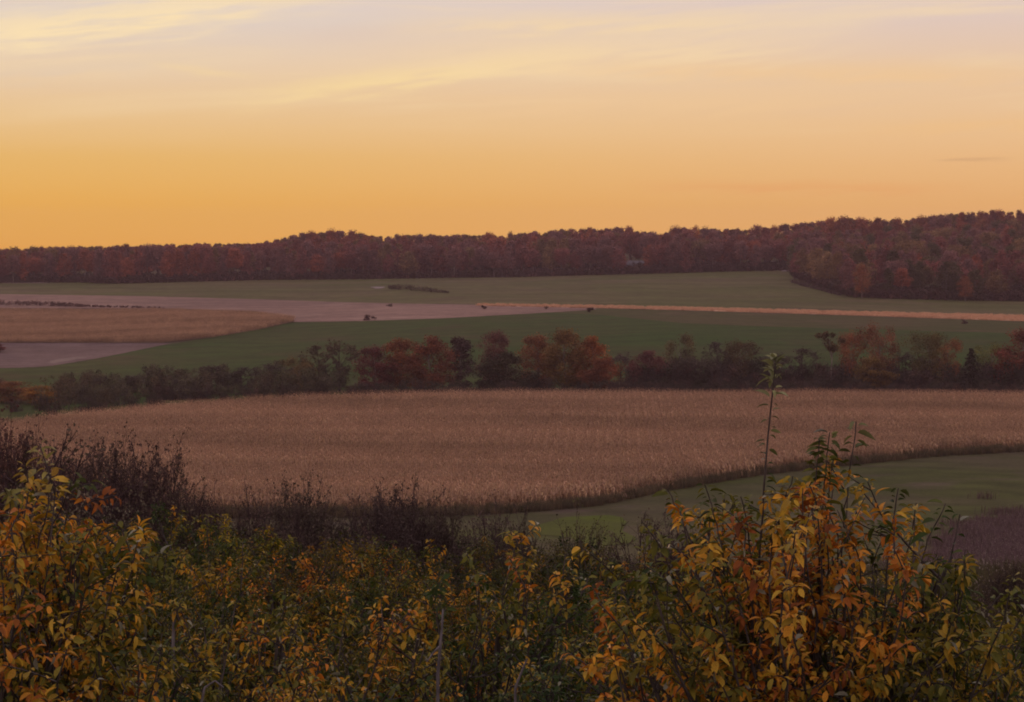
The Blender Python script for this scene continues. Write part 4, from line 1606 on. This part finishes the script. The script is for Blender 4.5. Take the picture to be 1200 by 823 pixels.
def fill_branches(r, br, S, H, outline, X0, Y, g, n, depth, bias_fn):
    """more fruiting wood reaching up into the outer crown"""
    ox, oy = zip(*outline)
    out = []
    for k in range(n):
        px = r.uniform(ox[0], ox[-1])
        yt = float(np.interp(px, ox, oy)) + 12
        py = yt + (r.uniform(0, 1) ** 1.5) * (850 - yt) * .75
        x = wx(px, Y) - X0
        y = r.normal(-.1, depth)
        e = np.array([x, y, wz(py, Y + y * .6) - g])
        b = np.array([x * .12, y * .12, max(.6, min(H * .62, e[2] - abs(x) * .9 - .35))])
        c = np.array([x * .75, y * .75, (b[2] * .7 + e[2] * .3)])
        c = c + r.normal(0, .10, 3)
        path = bez(b, c, e, 8) + r.normal(0, .02, (8, 3))
        br.append((path, .012, .003, 4))
        bias = bias_fn(px, py) + r.normal(0, .17)
        for lv in range(5):
            i = [7, 7, 6, 5, 4][lv]
            T = path[i] - path[i - 1]
            T /= np.linalg.norm(T)
            d = T + (r.normal(0, .5, 3) if lv else 0)
            d[2] = max(d[2], -.1)
            d /= np.linalg.norm(d)
            ln = r.uniform(.12, .30) if lv else .07
            q = bez(path[i], path[i] + d * ln * .5, path[i] + d * ln + [0, 0, -.03], 4)
            if lv:
                br.append((q, .005, .0025, 3))
            m_ = int(ln / .0135) + 3
            for w in range(m_):
                t = (w + .5) / m_
                j = min(2, int(t * 3))
                pp = q[j] + (q[j + 1] - q[j]) * (t * 3 - j)
                out.append((*pp, *d, r.uniform(.75, 1.2), bias, w * 2.4 + k))
    return np.concatenate([S, np.array(out)])


def seat_leaves(r, S, droop, lsz):
    n = len(S)
    T = S[:, 3:6]
    ref = np.tile([0.3, 0.2, 1.0], (n, 1))
    u = np.cross(T, ref)
    u /= np.linalg.norm(u, axis=1, keepdims=True) + 1e-9
    v = np.cross(T, u)
    a = S[:, 8] + r.normal(0, .35, n)
    rad = np.cos(a)[:, None] * u + np.sin(a)[:, None] * v
    up = S[:, 7] < -.4
    d = rad * .75 + T * np.where(up, r.uniform(.2, 1.9, n), r.uniform(.15, .7, n))[:, None]
    d[:, 2] -= droop * r.uniform(.2, 1.4, n)
    X, Yv, Z = frames(d, r.normal(0, .5, n))
    return S[:, :3] + rad * .012, X, Yv, Z, S[:, 6] * lsz * r.uniform(.5, 1.35, n)


def tree_parts(seed, H, W, turn, dens=1.0, n_scaf=9, droop=.38, lsz=.051, extra=None, turn_fn=None, fill=None):
    r = np.random.default_rng(seed)
    br, S, top = apple_skeleton(r, H, W, n_scaf, dens)
    if fill:
        S = fill_branches(r, br, S, H, *fill)
    if extra:
        S2 = []
        for (pts, r0, leaves) in extra:
            br.append((np.array(pts, float), r0, .003, 5))
            S2 += leaves
        S = np.concatenate([S, np.array(S2)])
    pos, X, Yv, Z, size = seat_leaves(r, S, droop, lsz)
    relh = pos[:, 2] / H
    rd = np.hypot(pos[:, 0], pos[:, 1]) / (W * .5)
    t = turn + S[:, 7] + .30 * (relh - .75) + .10 * (rd - .6) + r.normal(0, .075, len(pos))
    t += .20 * np.sin(pos[:, 0] * 3.1 + seed) * np.sin(pos[:, 2] * 3.7 + seed * .7) + .08 * np.sin(pos[:, 1] * 4.1 + seed)
    if turn_fn is not None:
        t = turn_fn(pos, t)
    cols = pal(t) * r.uniform(.65, 1.25, len(pos))[:, None]
    tip = np.clip((relh - .99) * 12, 0, 1)[:, None] * .65
    cols = cols * (1 - tip) + np.array([.32, .32, .16]) * tip * r.uniform(.7, 1.3, len(pos))[:, None]
    # some leaves show their pale underside
    pale = r.uniform(size=len(pos)) < .035
    cols[pale] = np.array([.20, .20, .15]) * r.uniform(.8, 1.5, pale.sum())[:, None]
    tb = Tubes()
    for (p, a, b, s) in br:
        tb.add(p, a, b, s)
    return tb, (pos, X, Yv, Z, size, cols)


SING = [leaf_template(c, f, w) for c, f, w in ((.25, .25, .50), (.5, .35, .44), (.08, .15, .54), (.75, .3, .42))]
SING_ME = [make_mesh('leaf', T, Fq, M_LEAF1, smooth=True) for T, Fq in SING]
LITE = [leaf_template(c, f, w, False) for c, f, w in ((.25, .3, .52), (.5, .35, .46))]


def leaf_mesh(pos, X, Yv, Z, size, cols, lite):
    Vs, Qs, Cs, n = [], [], [], 0
    tps = LITE if lite else [SING[0], SING[1], SING[3]]
    for i, (T, Fq) in enumerate(tps):
        m_ = np.arange(len(pos)) % len(tps) == i
        V, Q, C = scatter_template(T, Fq, pos[m_], X[m_], Yv[m_], Z[m_], size[m_], cols[m_])
        Vs.append(V)
        Qs.append(Q[0] + n)
        Cs.append(C)
        n += len(V)
    return make_mesh('leaves', np.concatenate(Vs), [np.concatenate(Qs)], M_LEAFS, np.concatenate(Cs), smooth=False)


depth_taken = {}


def near_tree(seed, px, yt, Y, W, turn, label, dens=1.0, n_scaf=9, singles=300, extra=None, turn_fn=None, droop=.38, lsz=.051, outline=None, nfill=0, fdepth=.45, fbias=lambda a, b: 0.0):
    X0 = wx(px, Y)
    g = ground1(X0, Y)
    H = wz(yt, Y) - g
    o = thing('apple_tree', label, 'tree', (X0, Y, g), 0, 'apple trees in the orchard')
    ex = extra(H, g, X0, Y) if extra else None
    tb, (pos, X, Yv, Z, size, cols) = tree_parts(seed, H, W, turn, dens, n_scaf, droop, lsz, ex, turn_fn,
                                                     (outline, X0, Y, g, nfill, fdepth, fbias) if outline else None)
    link('trunk', tb.mesh('trunk', M_BARK), o)
    # the leaves that show largest become parts of their own
    wpos = pos + np.array([X0, Y, g])
    sx = 600 + F * wpos[:, 0] / wpos[:, 1]
    sy = HOR + F * (CAMZ - wpos[:, 2]) / wpos[:, 1]
    order = np.argsort(wpos[:, 1] - size * 3)
    single = np.zeros(len(pos), bool)
    cnt = 0
    for i in order:
        if cnt >= singles:
            break
        if not (-10 < sx[i] < 1210 and 395 < sy[i] < 828):
            continue
        key = (int(sx[i] // 9), int(sy[i] // 9))
        if key in depth_taken:
            continue
        depth_taken[key] = 1
        single[i] = True
        cnt += 1
    idx = np.where(single)[0]
    rr = np.random.default_rng(seed + 9)
    for i in idx:
        l_ = bpy.data.objects.new('leaf', SING_ME[rr.integers(0, 4)])
        COL.objects.link(l_)
        l_.parent = o
        s = size[i]
        l_.matrix_local = mathutils.Matrix(((X[i][0] * s, Yv[i][0] * s, Z[i][0] * s, pos[i][0]), (X[i][1] * s, Yv[i][1] * s, Z[i][1] * s, pos[i][1]),
                                            (X[i][2] * s, Yv[i][2] * s, Z[i][2] * s, pos[i][2]), (0, 0, 0, 1)))
        l_.color = (*cols[i], 1)
    k = ~single
    f = link('leaves', leaf_mesh(pos[k], X[k], Yv[k], Z[k], size[k], cols[k], False), o)
    f['kind'] = 'stuff'
    f.color = (1, 1, 1, 1)
    return o


def shoot(H, g, X0, Y, pts, r0, rows, lsize, bias, r):
    """an upright water shoot through picture rows: pts [(px,py)] ; rows [(py, side, size)] of leaves"""
    pts = [(pts[0][0] - (pts[1][0] - pts[0][0]) * .5, pts[0][1] + 70)] + list(pts)
    q = np.array(pts, float)
    tt = np.linspace(0, len(q) - 1, 12)
    qx = np.interp(tt, range(len(q)), q[:, 0])
    qx[1:-1] = (qx[:-2] + 2 * qx[1:-1] + qx[2:]) / 4 + r.normal(0, .7, 10)
    pts = list(zip(qx, np.interp(tt, range(len(q)), q[:, 1])))
    P = np.array([(wx(px, Y) - X0, -0.0006 * (pts[0][1] - py), wz(py, Y) - g) for px, py in pts])
    ys_ = np.array([p[1] for p in pts], float)
    lsize *= 1.45
    leaves = []
    for row in rows:
        py, side, sz = row[:3]
        bs = row[3] if len(row) > 3 else bias
        x = np.interp(-py, -ys_, [p[0] for p in P])
        z = np.interp(-py, -ys_, [p[2] for p in P])
        ang = math.pi if side < 0 else 0
        leaves.append((x, float(np.interp(-py, -ys_, P[:, 1])), z, 0.02, 0.0, 1.0, sz * lsize, bs, (-2.19 if side > 0 else .95) + r.normal(0, .55 if bs > -.4 else 1.0)))
    return (P, r0, leaves)


def t2_extra(H, g, X0, Y):
    r = np.random.default_rng(4)
    out = []
    rows = []
    py = 574
    while py > 505:
        rows.append((py, r.choice([-1, 1]), .6))
        py -= 5.5
    for q in (502, 498, 490, 486, 478, 473, 470):
        rows.append((q, r.choice([-1, 1]), .62))
    rows += [(463, -1, 1.05), (461, 1, 1.0), (455, -1, .9), (452, 1, .9)]
    py = 447
    while py > 413:
        rows.append((py, -1, r.uniform(.45, .95), -.45))
        rows.append((py - 1, 1, r.uniform(.45, .95), -.45))
        py -= 2.4
    out.append(shoot(H, g, X0, Y, [(889, 640), (892, 590), (896, 520), (901, 460), (904, 420)], .0075, rows, 1.0, -.36, r))
    for pts, n_, bias in (([(960, 620), (964, 560), (968, 505)], 22, -.28), ([(938, 640), (952, 570), (956, 512)], 18, -.15), ([(988, 600), (994, 545), (999, 492)], 9, -.3),
                          ([(846, 650), (838, 610), (824, 566)], 12, -.3), ([(812, 640), (795, 600), (781, 572)], 9, -.25), ([(1040, 640), (1046, 600), (1049, 570)], 9, -.3),
                          ([(1078, 650), (1090, 620), (1104, 588)], 7, -.3), ([(1098, 690), (1112, 650), (1120, 600)], 4, -.3), ([(878, 640), (872, 600), (866, 580)], 14, -.2),
                          ([(905, 640), (915, 590), (926, 556)], 16, .0)):
        p0, p1 = pts[0][1], pts[-1][1]
        rows = [(p0 + (p1 - p0) * (k / n_) ** .7, 1 if int(k * 2) % 2 else -1, r.uniform(.6, 1.0)) for k in np.arange(1, n_ + .1, .5).tolist()]
        out.append(shoot(H, g, X0, Y, pts, .0045, rows, 1.0, bias, r))
    return out


def t2_turn(pos, t):
    return t - .26 * np.clip((pos[:, 0] - .25) * 1.6, 0, 1) - .12 * np.clip(2.6 - pos[:, 2], 0, 1)


def t1_extra(H, g, X0, Y):
    r = np.random.default_rng(5)
    out = []
    for pts, n_, bias in (([(45, 640), (60, 600), (64, 556)], 22, .05), ([(20, 650), (25, 610), (30, 578)], 14, .0), ([(90, 650), (112, 625), (140, 612)], 16, .08),
                          ([(100, 690), (135, 672), (158, 655)], 14, -.15), ([(60, 620), (80, 585), (88, 560)], 14, .0)):
        p0, p1 = pts[0][1], pts[-1][1]
        rows = [(p0 + (p1 - p0) * (k / n_) ** .7, 1 if int(k * 2) % 2 else -1, r.uniform(.7, 1.05)) for k in range(1, n_ + 1)]
        out.append(shoot(H, g, X0, Y, pts, .0045, rows, 1.0, bias, r))
    return out


near_tree(61, 955, 532, 10.2, 2.05, .51, 'large amber and orange apple tree at the right with one tall leafy shoot', 1.0, 10, extra=t2_extra, turn_fn=t2_turn, nfill=118,
          outline=[(700, 700), (740, 655), (775, 612), (800, 592), (830, 605), (860, 580), (885, 596), (915, 588), (940, 556), (965, 524), (985, 562), (1030, 590), (1075, 622), (1110, 648),
                   (1145, 678), (1180, 735)])
near_tree(62, 12, 572, 10.0, 1.8, .55, 'amber leaved apple tree at the left edge of the orchard', 1.0, 9, extra=t1_extra, nfill=58,
          outline=[(-60, 600), (0, 582), (40, 566), (62, 554), (88, 560), (105, 588), (135, 612), (158, 645), (165, 700)])
near_tree(63, 575, 628, 14.0, 2.3, .37, 'orange and green apple tree in the middle with a bright orange patch on top', nfill=24,
          outline=[(495, 690), (535, 640), (575, 620), (640, 622), (662, 650), (690, 705)], fbias=lambda a, b: .10 if b < 690 else -.16)
near_tree(64, 425, 706, 11.6, 1.7, .53, 'rusty orange apple tree low in front left of the middle one', 1.1)
near_tree(65, 268, 682, 12.5, 1.7, .40, 'yellow green apple tree low in front between the left amber and rusty trees', 1.1)
near_tree(66, 735, 722, 12.5, 1.9, .34, 'green apple tree low in front left of the large amber tree', 1.1)
near_tree(67, 140, 742, 10.8, 1.5, .22, 'dark green apple tree low in front beside the left amber tree', 1.1)
near_tree(68, 610, 752, 11.6, 1.6, .18, 'deep green apple tree at the bottom in front of the middle tree', 1.1)
near_tree(69, 1165, 730, 13.0, 1.6, .24, 'green apple tree low at the right edge beside the large amber tree', 1.0)
near_tree(70, 330, 780, 10.4, 1.3, .30, 'green and yellow apple tree at the very bottom under the yellow green one', 1.0, 8)

# farther apple trees: four builds, copied and tinted
far_apple = []
for i, (tn, sd_) in enumerate(((.30, 81), (.38, 82), (.24, 83), (.50, 84))):
    tb, (pos, X, Yv, Z, size, cols) = tree_parts(sd_, 3.4, 3.0, tn, 1.5, 12, lsz=.060)
    far_apple.append((tb.mesh('trunk', M_BARK), leaf_mesh(pos, X, Yv, Z, size, cols, True)))
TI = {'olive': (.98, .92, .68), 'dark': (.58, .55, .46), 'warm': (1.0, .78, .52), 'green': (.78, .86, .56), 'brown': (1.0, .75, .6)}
orchard = [
    (110, 604, 24, 0, 'olive', 'olive apple tree right behind the left amber tree'),
    (196, 610, 20, 1, 'olive', 'olive and amber apple tree below the dark rounded shrub'),
    (238, 580, 30, 2, 'green', 'green apple tree with a stray shoot reaching up against the corn'),
    (318, 622, 27, 1, 'brown', 'brownish olive apple tree under the rounded grey brown shrub'),
    (395, 618, 29, 0, 'warm', 'warm olive apple tree left of the darkest feathery shrub'),
    (345, 662, 19, 2, 'olive', 'olive apple tree behind the yellow green front tree'),
    (468, 628, 25, 1, 'olive', 'yellowish apple tree below the darkest feathery shrub'),
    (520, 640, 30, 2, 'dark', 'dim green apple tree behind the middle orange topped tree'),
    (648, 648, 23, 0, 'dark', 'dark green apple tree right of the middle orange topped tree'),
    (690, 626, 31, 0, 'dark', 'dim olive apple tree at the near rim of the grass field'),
    (612, 622, 34, 1, 'dark', 'small dim apple tree just behind the orange topped one'),
    (752, 650, 28, 2, 'dark', 'dull green apple tree left behind the large amber tree'),
    (705, 676, 18, 0, 'green', 'green apple tree between the middle tree and the large amber tree'),
    (850, 655, 24, 0, 'green', 'green apple tree directly behind the large amber tree'),
    (1010, 650, 24, 2, 'olive', 'olive apple tree hidden behind the right half of the large amber tree'),
    (1110, 690, 20, 2, 'green', 'green apple tree right behind the large amber tree'),
    (1165, 712, 24, 0, 'dark', 'dark olive apple tree at the right below the mauve weeds'),
    (1200, 742, 17, 2, 'brown', 'brownish green apple tree cut by the right edge'),
    (64, 596, 32, 3, 'brown', 'brownish apple tree behind the crown of the left amber tree'),
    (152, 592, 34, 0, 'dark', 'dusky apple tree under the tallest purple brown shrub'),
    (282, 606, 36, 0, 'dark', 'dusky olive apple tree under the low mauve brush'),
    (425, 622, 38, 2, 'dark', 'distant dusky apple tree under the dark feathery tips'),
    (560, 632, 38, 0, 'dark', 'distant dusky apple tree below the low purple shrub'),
    (500, 700, 15.5, 1, 'warm', 'warm olive apple tree between the rusty front tree and the middle tree'),
    (200, 690, 15.5, 0, 'dark', 'dark apple tree in the gap right of the left amber tree'),
    (655, 712, 15.5, 2, 'olive', 'olive apple tree in the gap right of the deep green front tree'),
    (40, 720, 14.5, 2, 'dark', 'dark apple tree filling in under the left amber crown'),
    (800, 690, 15.0, 2, 'dark', 'dark apple tree filling in behind the left side of the large amber tree'),
    (1000, 700, 14.5, 0, 'dark', 'dark apple tree filling in behind the right side of the large amber tree'),
]
for k, (px, yt, Y, proto, tint, lab) in enumerate(orchard):
    X = wx(px, Y)
    g = ground1(X, Y)
    h = wz(yt, Y) - g
    s = h / 3.4
    o = thing('apple_tree', lab, 'tree', (X, Y, g), rh.uniform(0, 6.28), 'apple trees in the orchard')
    sx_ = min(1.25, max(.75, s)) * (1.0 if Y > 17 else .8)
    o.scale = (sx_, sx_, s)
    link('trunk', far_apple[proto][0], o)
    f = link('leaves', far_apple[proto][1], o)
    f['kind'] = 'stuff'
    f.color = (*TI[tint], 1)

# weathered dead wood showing through the foliage
def dead_branch(pts, r0, label, side=None, cat='branch'):
    Y = pts[0][2]
    P = np.array([(wx(px, d), d, wz(py, d)) for px, py, d in pts])
    X0, Y0 = P[0][0], P[0][1]
    g = ground1(X0, Y0)
    path = np.concatenate([[[0, 0, -.2]], P - [X0, Y0, g]])
    tb = Tubes()
    tb.add(path, r0, r0 * .45, 7)
    if side:
        S_ = np.array([(wx(px, d), d, wz(py, d)) for px, py, d in side]) - [X0, Y0, g]
        tb.add(S_, r0 * .6, r0 * .25, 6)
    return thing('dead_branch', label, cat, (X0, Y0, g), data=tb.mesh('dead_branch', M_GREYWOOD))


dead_branch([(513, 790, 11.0), (515, 768, 11.0), (518, 735, 11.0), (519, 714, 11.05)], .011, 'forked grey leaning dead branch in front of the middle apple tree', [(515, 758, 11.0), (507, 766, 10.97), (500, 776, 10.95)])
dead_branch([(203, 745, 12.4), (204, 722, 12.4), (206, 706, 12.4)], .012, 'short upright grey dead stub right of the left amber tree')
dead_branch([(236, 823, 9.6), (240, 806, 9.6), (252, 798, 9.6), (262, 806, 9.6)], .008, 'curved pale dead branch at the bottom under the yellow green tree')
dead_branch([(604, 806, 10.2), (612, 786, 10.2), (618, 772, 10.2)], .009, 'small grey dead branch at the bottom in the deep green tree')

# ------------------------------------------------------------------ evening haze
def haze():
    v, q = slab((-3200, -90, -25), (3200, 2400, 72))
    ma, nt, N, L = nodes_for('evening_haze')
    pv = N.new('ShaderNodeVolumePrincipled')
    pv.inputs['Color'].default_value = (0.95, 0.70, 0.82, 1)
    pv.inputs['Density'].default_value = 0.00010
    pv.inputs['Anisotropy'].default_value = 0.0
    out = N.new('ShaderNodeOutputMaterial')
    L.new(pv.outputs[0], out.inputs['Volume'])
    o = link('haze', make_mesh('haze', np.array(v, float), [np.array(q)], ma))
    o['kind'] = 'stuff'
    o['label'] = 'thin mauve evening haze over the whole valley'
    o['category'] = 'haze'


haze()
